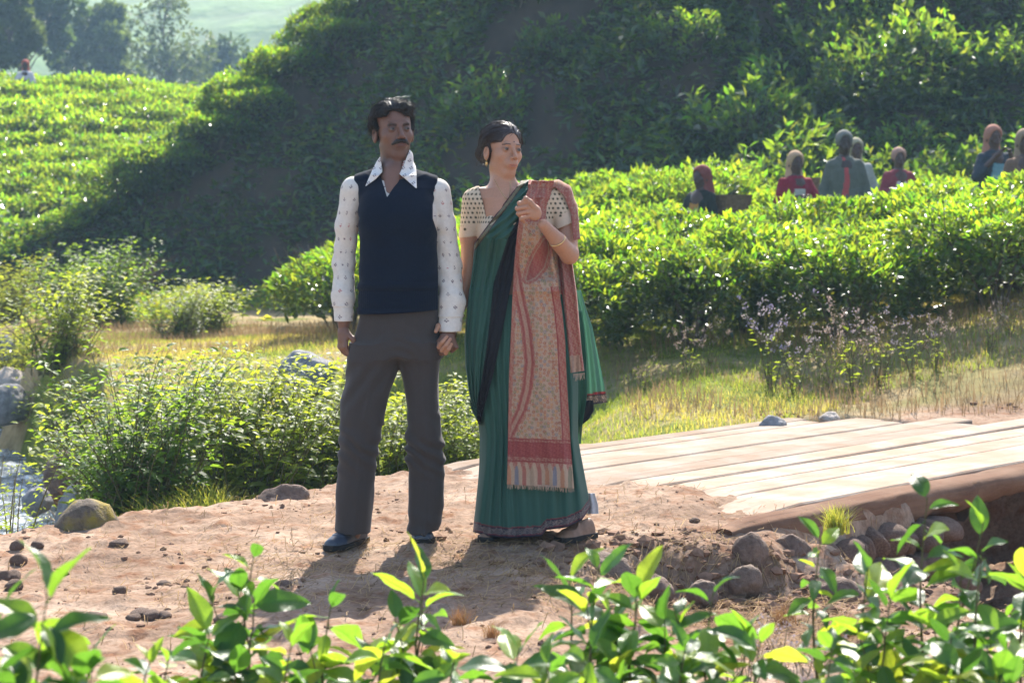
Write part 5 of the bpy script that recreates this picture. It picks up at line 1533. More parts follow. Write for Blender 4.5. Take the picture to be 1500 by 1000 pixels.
# bushes along the ridge line of the spur
for i in range(38):
    x = -9.6 + i * .205 + r.uniform(-.1, .1); yy = float(crest_y(x)) + r.uniform(-.5, .9)
    if x < -7.6 and i % 2: continue
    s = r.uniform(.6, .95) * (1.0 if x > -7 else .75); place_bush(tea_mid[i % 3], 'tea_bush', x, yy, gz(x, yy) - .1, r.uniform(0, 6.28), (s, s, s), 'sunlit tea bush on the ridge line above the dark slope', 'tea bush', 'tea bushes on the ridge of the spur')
# terrace far left
tea_far = [bush_proto(760 + i, 700, .85, .7, .05, .15, 0, tea_leaf, False) for i in range(3)]
k = 0
for j in range(13):
    yy = 36.6 + j * .98
    n_ = 0
    for i in range(12):
        x = -.262 * yy - .4 + i * 1.02 + (j % 2) * .5 + r.uniform(-.15, .15); y2 = yy + r.uniform(-.2, .2)
        if x > -5.6 - (yy - 36) * .04: continue
        s = r.uniform(.8, 1.1); o = place_bush(tea_far[k % 3], 'tea_bush', x, y2, gz(x, y2) - .1, r.uniform(0, 6.28), (s, s, s), 'hazy sunlit tea bush on the terraced slope beyond the spur', 'tea bush', 'tea bushes on the far left slope'); k += 1
print('TEA', n_field, len(pts), k)

# dark undergrowth on the bank
def cover(name, xs, ys, cond, size, tint, seed, mat, label, up=.5, q=0, hgt=.25, bunch=1):
    r = rnd(seed); n = len(xs); z = ground_z(xs, ys); m = cond(xs, ys, z); xs, ys, z = xs[m], ys[m], z[m]
    if bunch > 1: xs, ys, z = [np.repeat(a, bunch) for a in (xs, ys, z)]; xs = xs + r.normal(size=len(xs)) * .12; ys = ys + r.normal(size=len(xs)) * .12
    n = len(xs); P = np.stack([xs, ys, z + r.uniform(-.05, 1, n) ** 2 * hgt], -1); D = r.normal(size=(n, 3)); D[:, 2] = np.abs(D[:, 2]) * up; D[:, 1] -= .2
    Nn = r.normal(size=(n, 3)) * .5 + np.array([0, -.4, 1]); L = size * r.uniform(.5, 1.4, n)
    t = np.asarray(tint); c = t[r.integers(0, len(t), n)] * r.uniform(.6, 1.2, (n, 1)) * (.55 + .9 * fbm(P[:, 0] * .7, P[:, 2] * .9, seed=33))[:, None]
    V, f3, f4, C = leaves(P, D, Nn, L, L * .42, c, q, .2)
    o = link(name, mesh_np(name, V, [f3, f4], mat, False, C)); tag(o, label, None, None, 'stuff'); return o
r = rnd(81)
def on_hill(x, y): return (y > crest_y(x) - crest(x) * np.interp(x, [-3, 0, 2, 6], [.76, .84, 1.05, 1.12]) - .5) & (y < crest_y(x) + .4)
n = 120000
xs = r.uniform(-9.5, 9.5, n); ys = r.uniform(23.5, 35.5, n)
def hcond(x, y, z): return on_hill(x, y) & (np.abs(x) < y * .262 + .3) & (z < CAM_H + y * .125) & (fbm(x * .8, y * 1.5, z * .8, seed=5) > .47 - .12 * S(0, 2, x))
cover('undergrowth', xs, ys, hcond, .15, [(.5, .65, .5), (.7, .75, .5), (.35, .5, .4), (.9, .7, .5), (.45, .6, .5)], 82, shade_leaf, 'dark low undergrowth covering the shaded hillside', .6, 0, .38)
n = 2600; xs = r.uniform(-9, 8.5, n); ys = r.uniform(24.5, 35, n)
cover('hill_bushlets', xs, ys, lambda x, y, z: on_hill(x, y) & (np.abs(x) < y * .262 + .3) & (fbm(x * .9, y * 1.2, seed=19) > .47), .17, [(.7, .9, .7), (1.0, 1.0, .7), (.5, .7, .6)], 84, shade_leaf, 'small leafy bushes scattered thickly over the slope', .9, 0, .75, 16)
n = 9000; xs = r.uniform(-7.5, .5, n); ys = r.uniform(25.5, 31, n)
cover('bank_scrub', xs, ys, lambda x, y, z: (vn(x * .6, y * .6, seed=15) > .5) & (x > -.262 * y - 1), .13, [(.9, .9, .6), (1.3, 1.0, .7), (.6, .8, .6)], 83, shrub_leaf, 'low scrub along the foot of the dark slope', .8, 0, .28)

# ---------------------------------------------------------------- leafy shrubs on stems
def stem_shrub(seed, ns, h, spread, L, q, per=26, jit=.35, low=.15, lcol=(1, 1, 1), droop=.3, wid=.42, tip_c=(1.25, 1.15, .8)):
    r = rnd(seed); ln = []; P = []; D = []; Nn = []; LL = []; C = []
    for i in range(ns):
        a = r.uniform(0, 6.28); hh = h * r.uniform(.55, 1.08); k = 9; t = np.linspace(0, 1, k); ph = r.uniform(0, 6)
        sp = spread * r.uniform(.2, 1) ** .7
        x = .12 * r.normal() + sp * math.cos(a) * t ** 1.3 + .03 * np.sin(t * 5 + ph); y_ = .12 * r.normal() + sp * math.sin(a) * t ** 1.3 + .03 * np.cos(t * 4 + ph); z = hh * (t - .12 * t ** 3) - .1 * (1 - t)
        p = np.stack([x, y_, z], -1); ln.append((p, .007 * (1.15 - t)))
        m = int(per * hh / h); tt = np.sort(r.uniform(low, 1, m)); tt[-3:] = 1
        for q_ in range(m):
            pp = np.array([np.interp(tt[q_], t, p[:, 0]), np.interp(tt[q_], t, p[:, 1]), np.interp(tt[q_], t, p[:, 2])]); b = r.uniform(0, 6.28)
            off = r.uniform(0, jit) * .25
            pp = pp + np.array([math.cos(b), math.sin(b), .1]) * off
            P.append(pp); D.append([math.cos(b), math.sin(b), r.uniform(-droop, .7)]); Nn.append([r.normal() * .3, r.normal() * .3, 1]); LL.append(L * r.uniform(.55, 1.15) * (1.1 - .35 * tt[q_]))
            v = r.uniform(.7, 1.15); w = S(.75, 1, tt[q_]); C.append([lcol[i_] * v * (1 + w * (tip_c[i_] - 1)) for i_ in range(3)])
    LL = np.array(LL)
    lv = leaves(np.array(P), np.array(D), np.array(Nn), LL, LL * wid, np.array(C), q, .25)
    return lv, tubes(ln, 4)
def shrub_proto(seed, mat, flowers=0, **kw_):
    (V, f3, f4, C), (v, qd) = stem_shrub(seed, **kw_)
    fm = mesh_np('foliage', V, [f3, f4], mat, False, C); sm_ = mesh_np('stems', v, qd, stem_mat); fl = None
    if flowers:
        r = rnd(seed + 5); top = V[np.argsort(V[:, 2])[-len(V) // 4:]]; c0 = top[r.integers(0, len(top), flowers)]
        P = np.repeat(c0, 9, 0) + r.normal(size=(flowers * 9, 3)) * .012; n = len(P)
        a = leaves(P, r.normal(size=(n, 3)), r.normal(size=(n, 3)), np.full(n, .016), np.full(n, .012), np.ones((n, 3)), 0); fl = mesh_np('flowers', a[0], [a[1], a[2]], flower_mat, False, a[3])
    return fm, sm_, fl
def place_shrub(pr, name, px, d, s, label, group=None, cat='shrub', rz=0, zoff=0):
    x = (px - 750) * d / F; root = tag(empty(name, (x, d, gz(x, d) + zoff), rz), label, cat, group); root.scale = s if hasattr(s, '__len__') else (s, s, s)
    o = link('foliage', pr[0], root); o['kind'] = 'stuff'; link('stems', pr[1], root)
    if pr[2] is not None: link('flowers', pr[2], root)['kind'] = 'stuff'
    return root
sh = [shrub_proto(810 + i, shrub_leaf, 14 if i == 1 else 0, ns=52, h=1.02, spread=.66, L=.098, q=1, per=46, low=.05, wid=.5) for i in range(3)]
sh_dk = shrub_proto(815, shrub_leaf, 0, ns=70, h=1.2, spread=.62, L=.09, q=1, per=56, low=.05, wid=.5, lcol=(.6, .8, .7), tip_c=(1.3, 1.2, .9))
for i, (px, d, s, lb, m) in enumerate([
    (88, 18.6, .95, 'leafy shrub leaning over the stream at the far left', 0), (182, 13.8, 1.0, 'tall leafy shrub with reddish twigs behind the tan grass', 1),
    (215, 11.6, .98, 'dense dark green shrub rising beside the flat rocks', 3), (285, 12.4, .95, 'shrub with pale lilac blooms right of the dense dark one', 1),
    (330, 13.2, .95, 'broad yellow-green shrub in the middle of the thicket', 2), (235, 14.6, .9, 'shrub at the back of the thicket above the stream', 0),
    (385, 11.9, .98, 'bushy shrub behind the red-brown boulder', 0), (440, 12.3, .9, 'shrub with drying brown leaves left of the man\'s knee', 2),
    (495, 12.6, .92, 'shrub half hidden behind the man\'s left trouser leg', 0), (573, 12.6, .82, 'shrub seen between the man\'s legs', 1),
    (672, 12.8, .66, 'low shrub with pale blooms between the man and the woman', 1), (632, 13.0, .72, 'small shrub hidden behind the man\'s right leg', 2),
    (140, 16.0, .75, 'shrub at the back left of the thicket', 2), (110, 17.8, .75, 'drooping shrub above the upper stream', 2),
    (158, 12.6, .55, 'low shrub overhanging the water', 3)]):
    place_shrub((sh + [sh_dk])[m], 'leafy_shrub', px, d, s, lb, 'leafy shrubs of the streamside thicket', 'shrub', i * 1.1)
bright = shrub_proto(820, leaf_mat('fresh_leaf', (.12, .16, .03), (.42, .46, .05), .4, .5, .4, .1), 0, ns=40, h=1.0, spread=.7, L=.10, q=0, per=40, wid=.25)
place_shrub(bright, 'leafy_shrub', 25, 21.5, (1.15, 1, .95), 'feathery yellow-green bush at the left edge above the boulders', None, 'shrub', .4)
place_shrub(bright, 'leafy_shrub', 8, 25, (1.0, 1, .9), 'yellow-green bush behind the feathery one at the left edge', None, 'shrub', 2.4)
place_shrub(sh_dk, 'leafy_shrub', 168, 24, (1.0, 1, .95), 'rounded green bush standing alone before the dark slope', None, 'shrub', 1.4)
place_shrub(sh_dk, 'leafy_shrub', 95, 24.5, (.8, 1, .8), 'dull green bush left of the rounded one at the slope foot', None, 'shrub', 2.2)
place_shrub(sh[0], 'leafy_shrub', 262, 21.5, (.8, .8, .62), 'small pale bush at the near side of the dry meadow', None, 'shrub', .2)
place_shrub(sh[2], 'leafy_shrub', 305, 22.5, (.9, .9, .62), 'low yellowing bush in the dry meadow', None, 'shrub', .9)
place_shrub(sh[1], 'leafy_shrub', 15, 30.5, (.8, .8, .4), 'shrub under the lower end of the spur at the left edge', None, 'shrub', .9)
fern = shrub_proto(825, leaf_mat('frond_leaf', (.12, .18, .03), (.40, .50, .05), .4, .5, .4, .1), 0, ns=26, h=.62, spread=.34, L=.035, q=0, per=60, wid=.35)
place_shrub(fern, 'leafy_shrub', -12, 8.9, (1.0, 1.0, 1.45), 'small light green plant with fine leaves at the left edge of the road', None, 'plant', .9)

# tufts of reddish dry grass
def grass_clump(seed, n, h, spread, w=.004, col=((.9, .6, .45), (1, .8, .6))):
    r = rnd(seed); V, F3, F4, C, off = [], [], [], [], 0
    k = 5; t = np.linspace(0, 1, k)
    a = r.uniform(0, 6.28, n); hh = h * r.uniform(.5, 1.1, n); lean = spread * r.uniform(.1, 1, n); bx = r.normal(size=(n, 2)) * spread * .22
    p = np.stack([bx[:, :1] + (lean * np.cos(a))[:, None] * t ** 1.8, bx[:, 1:] + (lean * np.sin(a))[:, None] * t ** 1.8, hh[:, None] * (t - .2 * t ** 3)], -1)
    sd = np.stack([-np.sin(a + .8), np.cos(a + .8), 0 * a], -1)[:, None] * w * (1 - t * .9)[None, :, None]
    V = np.stack([p - sd, p + sd], 2).reshape(-1, 3); b = (np.arange(n) * k * 2)[:, None] + np.arange(k - 1)[None] * 2
    Q = np.stack([b, b + 1, b + 3, b + 2], -1).reshape(-1, 4)
    col = np.asarray(col); c = np.repeat(col[r.integers(0, len(col), n)] * r.uniform(.8, 1.15, (n, 1)), k * 2, 0)
    return V, Q, c
gc = [mesh_np('blades', *(lambda q: (q[0], q[1], dry_mat, False, q[2]))(grass_clump(830 + i, 160, .5, .3))) for i in range(2)]
def tuft(px, d, s, label, m=0, zo=0, name='grass_tuft', me_=None):
    x = (px - 750) * d / F; o = link(name, me_ or gc[m], None, (x, d, gz(x, d) + zo)); o.scale = s if hasattr(s, '__len__') else (s, s, s); o.rotation_euler = (0, 0, px)
    return tag(o, label, 'grass tuft')
tuft(130, 14.6, (1.2, 1.2, 1.5), 'reddish dry grass tuft over the stream between two shrubs')
tuft(142, 14.2, (1.0, 1.0, 1.1), 'tan dry grass tuft just below the reddish one', 1)
tuft(118, 15.2, (.9, .9, 1.1), 'small brown tuft of dead grass behind the reddish one', 1)
tuft(205, 31.5, (2.0, 1.6, 1.6), 'pinkish dry grass catching the sun on the spur', 1, .1)
tuft(228, 32.2, (1.6, 1.6, 1.5), 'pale dry grass under the ridge bushes of the spur', 0, .1)
tuft(115, 30.5, (2.2, 1.6, 1.0), 'dry grass along the lower edge of the spur', 1, .1)
tuft(60, 30.0, (2.2, 1.6, .9), 'dry grass at the low end of the spur', 0, .1)
tuft(110, 27.0, (1.3, 1.3, 1.0), 'brown dry tuft low on the dark slope', 0, .1)
gg = mesh_np('blades', *(lambda q: (q[0], q[1], grass_mat, False, q[2]))(grass_clump(840, 300, .30, .2, .004, ((1, 1, 1), (1.4, 1.1, 1.2), (1.7, 1.3, 1.5)))))
for px, d, s, lb in ((255, 11.0, 1.4, 'green grass tuft below the shrubs, left of the flat pale rock'), (300, 11.2, 1.5, 'green grass tuft behind the flat pale rock'), (345, 11.2, 1.2, 'green grass tuft left of the red-brown boulder'), (560, 11.6, 1.0, 'green grass tuft seen between the man\'s legs'), (225, 10.9, 1.2, 'sunlit grass tuft right of the mossy rock')):
    tuft(px, d, s, lb, 0, 0, 'grass_tuft', gg)

# weeds with pale seed heads in front of the hedge
def weed(seed, h, n, fl, spread=.25, leafy=8):
    r = rnd(seed); ln = []; heads = []; lp = []
    for i in range(n):
        a = r.uniform(0, 6.28); t = np.linspace(0, 1, 7); sp = spread * r.uniform(.2, 1); hh = h * r.uniform(.55, 1)
        p = np.stack([sp * math.cos(a) * t ** 1.5 + .02 * np.sin(5 * t + a), sp * math.sin(a) * t ** 1.5, hh * t - .05], -1); ln.append((p, .0042 * (1.2 - t)))
        heads.append(p[-1])
        for q in range(3):
            j = r.integers(3, 6); b = a + r.uniform(-2, 2); e = p[j] + np.array([math.cos(b), math.sin(b), 1.2]) * r.uniform(.05, .13); ln.append(([p[j], (p[j] + e) / 2 + np.array([math.cos(b), math.sin(b), 0]) * .012, e], [.0025, .002, .0015])); heads.append(e)
        for q in range(leafy): j = r.uniform(.1, .8); lp.append([np.interp(j, t, p[:, k_]) for k_ in range(3)])
    H_ = np.repeat(np.array(heads), 9, 0); m = len(H_); H_ = H_ + r.normal(size=(m, 3)) * .010
    tint = np.repeat(np.asarray(fl)[r.integers(0, len(fl), len(heads))], 9, 0)
    a_ = leaves(H_, r.normal(size=(m, 3)) + np.array([0, 0, .6]), r.normal(size=(m, 3)), np.full(m, .018), np.full(m, .010), tint * r.uniform(.7, 1.2, (m, 1)), 0)
    lp = np.array(lp); m = len(lp); b_ = leaves(lp, np.concatenate([r.normal(size=(m, 2)), r.uniform(-.2, .6, (m, 1))], 1), r.normal(size=(m, 3)) * .4 + np.array([0, 0, 1]), r.uniform(.03, .07, m), r.uniform(.012, .028, m), np.tile([1., 1., .8], (m, 1)) * r.uniform(.7, 1.2, (m, 1)), 0)
    return tubes(ln, 4), a_, b_
weeds = []
for i, fl in enumerate((((.95, .85, .7), (.85, .80, .82)), ((1.0, .85, .65), (.9, .75, .6)), ((.75, .72, .95), (1, .95, .9)))):
    (v, q), a_, b_ = weed(850 + i, .62, 6, fl)
    weeds.append((mesh_np('stems', v, q, stem_mat), mesh_np('seed_heads', a_[0], [a_[1], a_[2]], flower_mat, False, a_[3]), mesh_np('foliage', b_[0], [b_[1], b_[2]], shrub_leaf, False, b_[3])))
for i, (px, d, s, m, lb) in enumerate([(1010, 14.6, .75, 1, 'dry weed with brown seed heads at the left end of the hedge'), (1040, 14.9, .7, 1, 'dry brown weed just right of the hedge corner'), (1130, 14.3, 1.25, 2, 'tallest weed with lilac blooms before the dark hedge'), (1165, 14.1, .9, 2, 'lilac-flowered weed beside the tallest one'), (1215, 14.2, .9, 0, 'weed with pale seed heads, left of the widest clump'), (1250, 14.0, 1.25, 1, 'widest clump of pale dry seed heads before the hedge'), (1290, 14.1, 1.0, 0, 'pale weed in the middle of the dry bank'), (1335, 14.2, .95, 0, 'pale weed with small lilac heads near the bank top'), (1370, 14.2, .8, 1, 'thin dry weed at the right of the clump'), (1450, 14.4, .6, 1, 'short dry weed near the right edge of the bank'), (1480, 14.6, .6, 0, 'short pale weed at the right edge of the bank'),
    (1265, 12.9, .55, 0, 'low leafy weed on the verge past the bridge'), (1180, 12.7, .5, 0, 'small weed at the edge of the bridge deck'), (1215, 12.6, .6, 1, 'bare thin weed on the verge past the bridge'), (945, 14.6, .5, 1, 'short dry weed near the woman\'s shawl'),
    (700, 12.8, .45, 2, 'lilac weed beside the woman\'s skirt'), (400, 14.5, .75, 2, 'lilac weed among the thicket shrubs'), (290, 13.2, .9, 2, 'lilac weed rising from the thicket')]):
    x = (px - 750) * d / F; root = tag(empty('flowering_weed', (x, d, gz(x, d)), i), lb, 'weed', 'weeds with seed heads'); root.scale = (s, s, s)
    link('stems', weeds[m][0], root); link('seed_heads', weeds[m][1], root)['kind'] = 'stuff'; link('foliage', weeds[m][2], root)['kind'] = 'stuff'

# ---------------------------------------------------------------- lawn and dry grass
def blades(name, n, region, seed, h, w, colf, mat, label, cond):
    r = rnd(seed); x = r.uniform(region[0], region[1], n); y_ = r.uniform(region[2], region[3], n)
    m = (np.abs(x) < y_ * .262 + .3) & cond(x, y_); x, y_ = x[m], y_[m]; z = ground_z(x, y_); n = len(x)
    a = r.uniform(0, 6.28, n); hh = h * r.uniform(.4, 1.2, n) * (.6 + .8 * vn(x * 1.5, y_ * 1.5, seed=seed)); ln_ = hh * r.uniform(.1, .8, n)
    b = np.stack([x, y_, z - .01], -1); t = b + np.stack([ln_ * np.cos(a), ln_ * np.sin(a), hh], -1); md = (b + t) / 2 + np.stack([-.15 * ln_ * np.cos(a), -.15 * ln_ * np.sin(a), hh * .1], -1)
    s = np.stack([np.sin(a + .5), np.cos(a + .5), 0 * a], -1) * w
    V = np.stack([b - s, b + s, md + s * .7, md - s * .7, t], 1).reshape(-1, 3); o = (np.arange(n) * 5)[:, None]
    c = np.repeat(colf(x, y_, r), 5, 0)
    ob = link(name, mesh_np(name, V, [o + np.array([[3, 2, 4]]), o + np.array([[0, 1, 2, 3]])], mat, False, c)); tag(ob, label, None, None, 'stuff')
def turf_mask(x, y_):
    s_, n_ = sn(x, y_)
    return (n_ > 7.3) & (x < 2.25 + (y_ - 12.3) * .55 + 1.6 * (fbm(x * 1.3, y_ * 1.3, seed=80) - .5)) & ((y_ > 10.9) | (x < 0)) & (y_ > y_edge(x) + .25) | (y_ > 14.0)
def turf_col(x, y_, r):
    g = np.array([1, 1, 1.0]); d_ = np.array([1.9, 1.3, 2.2]); t = S(.52, .70, fbm(x * .9, y_ * .9, seed=88) + .22 * r.normal(size=len(x)) * .5 + .14 * S(2.2, 4, x) - .08 * S(15, 12, y_))
    return (g * (1 - t)[:, None] + d_ * t[:, None]) * r.uniform(.75, 1.15, (len(x), 1))
blades('lawn', 150000, (-4.5, 5, 10.9, 22), 91, .05, .0034, turf_col, grass_mat, 'short yellow-green grass of the meadow beyond the road', turf_mask)
def dry_mask(x, y_):
    return ((y_ > 12.9) & (y_ < 16.5) & (x > .8) & (fbm(x * 1.1, y_ * 1.1, seed=93) > .44 - .22 * S(1.5, 3, x))) | ((y_ > 18) & (x < .5) & (fbm(x * .9, y_ * .9, seed=94) > .46) & (gz_low(x, y_)))
def gz_low(x, y_): return ground_z(x, y_) > -.4
blades('dry_grass', 60000, (-6, 5.5, 12.6, 25), 95, .12, .003, lambda x, y_, r: np.array([1, .92, .85]) * r.uniform(.6, 1.2, (len(x), 1)), dry_mat, 'dry straw-coloured grass on the bank below the hedge', dry_mask)

# straw and dead stalks on the road and bank
def straw(name, n, cf, seed, L, label):
    r = rnd(seed); x, y_ = cf(r, n); z = ground_z(x, y_); a = r.uniform(0, 3.14, n); l = L * r.uniform(.3, 1.2, n); k = 4; t = np.linspace(-.5, .5, k)
    cur = r.normal(size=n) * .35
    X = x[:, None] + (l * np.cos(a))[:, None] * t + (-np.sin(a) * cur * l)[:, None] * (t ** 2); Y = y_[:, None] + (l * np.sin(a))[:, None] * t + (np.cos(a) * cur * l)[:, None] * t ** 2
    Z = ground_z(X.ravel(), Y.ravel()).reshape(X.shape) + .004 + r.uniform(0, .022, (n, 1)) + (t * r.normal(size=(n, 1)) * .02)
    p = np.stack([X, Y, Z], -1); sd = np.stack([-np.sin(a), np.cos(a), .3 + 0 * a], -1)[:, None] * .0013
    V = np.stack([p - sd, p + sd], 2).reshape(-1, 3); b = (np.arange(n) * k * 2)[:, None] + np.arange(k - 1)[None] * 2
    Q = np.stack([b, b + 1, b + 3, b + 2], -1).reshape(-1, 4); c = np.repeat(np.array([1, .95, .9]) * r.uniform(.5, 1.25, (n, 1)), k * 2, 0)
    tag(link(name, mesh_np(name, V, Q, dry_mat, False, c)), label, None, None, 'stuff')
def cf_bank(r, n):
    x = r.normal(size=n) * .75 + .75; y_ = r.normal(size=n) * .42 + 7.45; x2 = r.uniform(-1.2, 1.2, n); y2 = r.uniform(6.6, 8.0, n); m = r.uniform(0, 1, n) < .3
    return np.where(m, x2, x), np.where(m, y2, y_)
straw('straw_litter', 5200, cf_bank, 96, .10, 'dry straw and dead stalks lying over the rocky bank')
straw('road_litter', 3200, lambda r, n: (r.uniform(-2.2, 2, n), r.uniform(5.6, 9.5, n)), 97, .05, 'bits of straw scattered on the dirt road')
# clods and grit
def clods(name, n, cf, seed, s0, s1, label):
    r = rnd(seed); x, y_ = cf(r, n); n = len(x); z = ground_z(x, y_); v, f = ICO[1]; s = s0 * (s1 / s0) ** (r.uniform(0, 1, n) ** 2.2)
    j = 1 + .45 * r.uniform(-1, 1, (n, len(v)))[:, :, None]
    V = (v[None] * j * s[:, None, None] * np.array([1.15, 1, .7]) + np.stack([x, y_, z + s * .1], -1)[:, None]).reshape(-1, 3)
    Fc = (f[None] + (np.arange(n) * len(v))[:, None, None]).reshape(-1, 3)
    tag(link(name, mesh_np(name, V, Fc, ground_clod, False)), label, None, None, 'stuff')
ground_clod = simple_mat('earth_clod', (.19, .115, .078), .95, .35, 30, .3, .005, .1)
def cf_road(r, n):
    c = r.uniform(0, 1, (60, 2)) * np.array([4.2, 3.8]) + np.array([-2.3, 5.6]); i = r.integers(0, 60, n); m = r.uniform(0, 1, n) < .55
    x = np.where(m, c[i, 0] + r.normal(size=n) * .13, r.uniform(-2.3, 2.2, n)); y_ = np.where(m, c[i, 1] + r.normal(size=n) * .10, r.uniform(5.6, 10, n))
    s_, n_ = sn(x, y_); ok_ = ~((n_ > 4.8) & (s_ > 7.0)) & (y_ < y_edge(x) + .1); return x[ok_], y_[ok_]
clods('earth_clods', 2400, cf_road, 98, .002, .015, 'crumbs and clods of red earth on the road')
clods('bank_clods', 900, lambda r, n: (r.normal(size=n) * .5 + .9, r.normal(size=n) * .22 + 7.85), 99, .006, .035, 'clods of dark earth along the broken bank')
def cf_far(r, n):
    x = r.uniform(1.6, 5, n); y_ = r.uniform(11.8, 13.4, n); s_, n_ = sn(x, y_); ok_ = (n_ > 7.3) | (s_ > 11.9); return x[ok_], y_[ok_]
clods('verge_clods', 900, cf_far, 100, .006, .03, 'rough earth and gravel past the bridge')
clods('deck_grit', 260, lambda r, n: (lambda q: (q[:, 0], q[:, 1]))(np.stack([from_sn(s_, n_) for s_, n_ in zip(r.uniform(7.0, 9.5, n) , r.uniform(5.0, 7.0, n))])), 103, .003, .012, 'grit on the near end of the deck')
# ================================================================ broad-leaved plants in front, every leaf its own piece
def front_leaf_mat():
    m, nt, b, o = newmat('glossy_broad_leaf')
    uv = N(nt, 'ShaderNodeAttribute'); uv.attribute_name = 'vein'; tw = N(nt, 'ShaderNodeAttribute'); tw.attribute_name = 'tone'
    oi = N(nt, 'ShaderNodeObjectInfo')
    tone = ramp(nt, oi.outputs['Random'], [(0, (.022, .062, .022)), (.45, (.035, .10, .022)), (.8, (.10, .20, .025)), (1, (.20, .26, .03))])
    tt = ramp(nt, oi.outputs['Random'], [(0, (.08, .20, .02)), (.45, (.17, .38, .03)), (.78, (.40, .62, .035)), (1, (.62, .68, .05))])
    n = noise_node(nt, 28, 4, .6); sp = ramp(nt, n.outputs['Fac'], [(.3, (.8,) * 3), (.62, (1.1,) * 3), (.82, (1.2, 1.0, .8))])
    ve = ramp(nt, uv.outputs['Fac'], [(0, (1, 1, 1)), (1, (1.5, 1.35, 1.3))])
    c = mixc(nt, 1, mixc(nt, 1, tone.outputs[0], sp.outputs[0], 'MULTIPLY'), ve.outputs[0], 'MULTIPLY')
    vt = ramp(nt, uv.outputs['Fac'], [(0, (1, 1, 1)), (1, (.62, .7, .6))])
    t_c = mixc(nt, 1, mixc(nt, 1, tt.outputs[0], sp.outputs[0], 'MULTIPLY'), vt.outputs[0], 'MULTIPLY')
    nt.links.new(c, b.inputs['Base Color']); b.inputs['Roughness'].default_value = .30; b.inputs['Specular IOR Level'].default_value = .5
    mx_ = N(nt, 'ShaderNodeMath', operation='MULTIPLY_ADD'); nt.links.new(uv.outputs['Fac'], mx_.inputs[0]); mx_.inputs[1].default_value = -.7; nt.links.new(n.outputs['Fac'], mx_.inputs[2])
    bump(nt, b, mx_.outputs[0], .35, .003)
    t = N(nt, 'ShaderNodeBsdfTranslucent'); nt.links.new(t_c, t.inputs['Color'])
    mx = N(nt, 'ShaderNodeMixShader'); mx.inputs[0].default_value = .5
    nt.links.new(b.outputs[0], mx.inputs[1]); nt.links.new(t.outputs[0], mx.inputs[2]); nt.links.new(mx.outputs[0], o.inputs['Surface'])
    return m
fl_mat = front_leaf_mat()
def broad_leaf(seed, wide=.5):
    r = rnd(seed); nu, nv = 13, 9; t = np.linspace(0, 1, nu); w = wide * .5 * np.sin(math.pi * np.clip(t, 0, 1) ** .85) ** .8 * (1 - .25 * t); w[0] = .012; w[-1] = .004
    s = np.linspace(-1, 1, nv); T, Sg = np.meshgrid(t, s, indexing='ij')
    bend = r.uniform(.1, .55); fold = r.uniform(.15, .5); ph = r.uniform(0, 6); side = r.uniform(-.12, .12)
    ang = bend * T * 1.6
    X = np.where(True, np.sin(ang) / (bend * 1.6), 0); Zc = -(1 - np.cos(ang)) / (bend * 1.6)
    Yv = Sg * w[:, None] * math.cos(fold) + side * T ** 2; Z = Zc + np.abs(Sg) * w[:, None] * math.sin(fold) + .022 * np.sin(T * 11 + ph + Sg * .8) * np.abs(Sg) ** 1.5 + .008 * np.sin(T * 26 + ph) * np.abs(Sg)
    Pt = np.stack([X, Yv, Z], -1)
    pet = 4
    vein = np.clip(np.exp(-(Sg / .09) ** 2) + .55 * np.exp(-((((T * 7 - np.abs(Sg) * 1.3) % 1) - .5) / .13) ** 2) * (np.abs(Sg) < .9), 0, 1)
    i = np.arange(nu * nv).reshape(nu, nv); q = np.stack([i[:-1, :-1], i[1:, :-1], i[1:, 1:], i[:-1, 1:]], -1).reshape(-1, 4)
    # short petiole
    v2, q2 = tubes([([(-.16, 0, .0), (-.08, 0, -.004), (.02, 0, 0)], [.012, .011, .008])], 4)
    return mesh_np('leaf', np.concatenate([Pt.reshape(-1, 3) , v2]), np.concatenate([q, q2 + nu * nv]), fl_mat, True, None, {'vein': np.concatenate([vein.ravel(), np.zeros(len(v2))])})
LEAF = [broad_leaf(900 + i, .50 + .03 * (i % 4)) for i in range(8)]
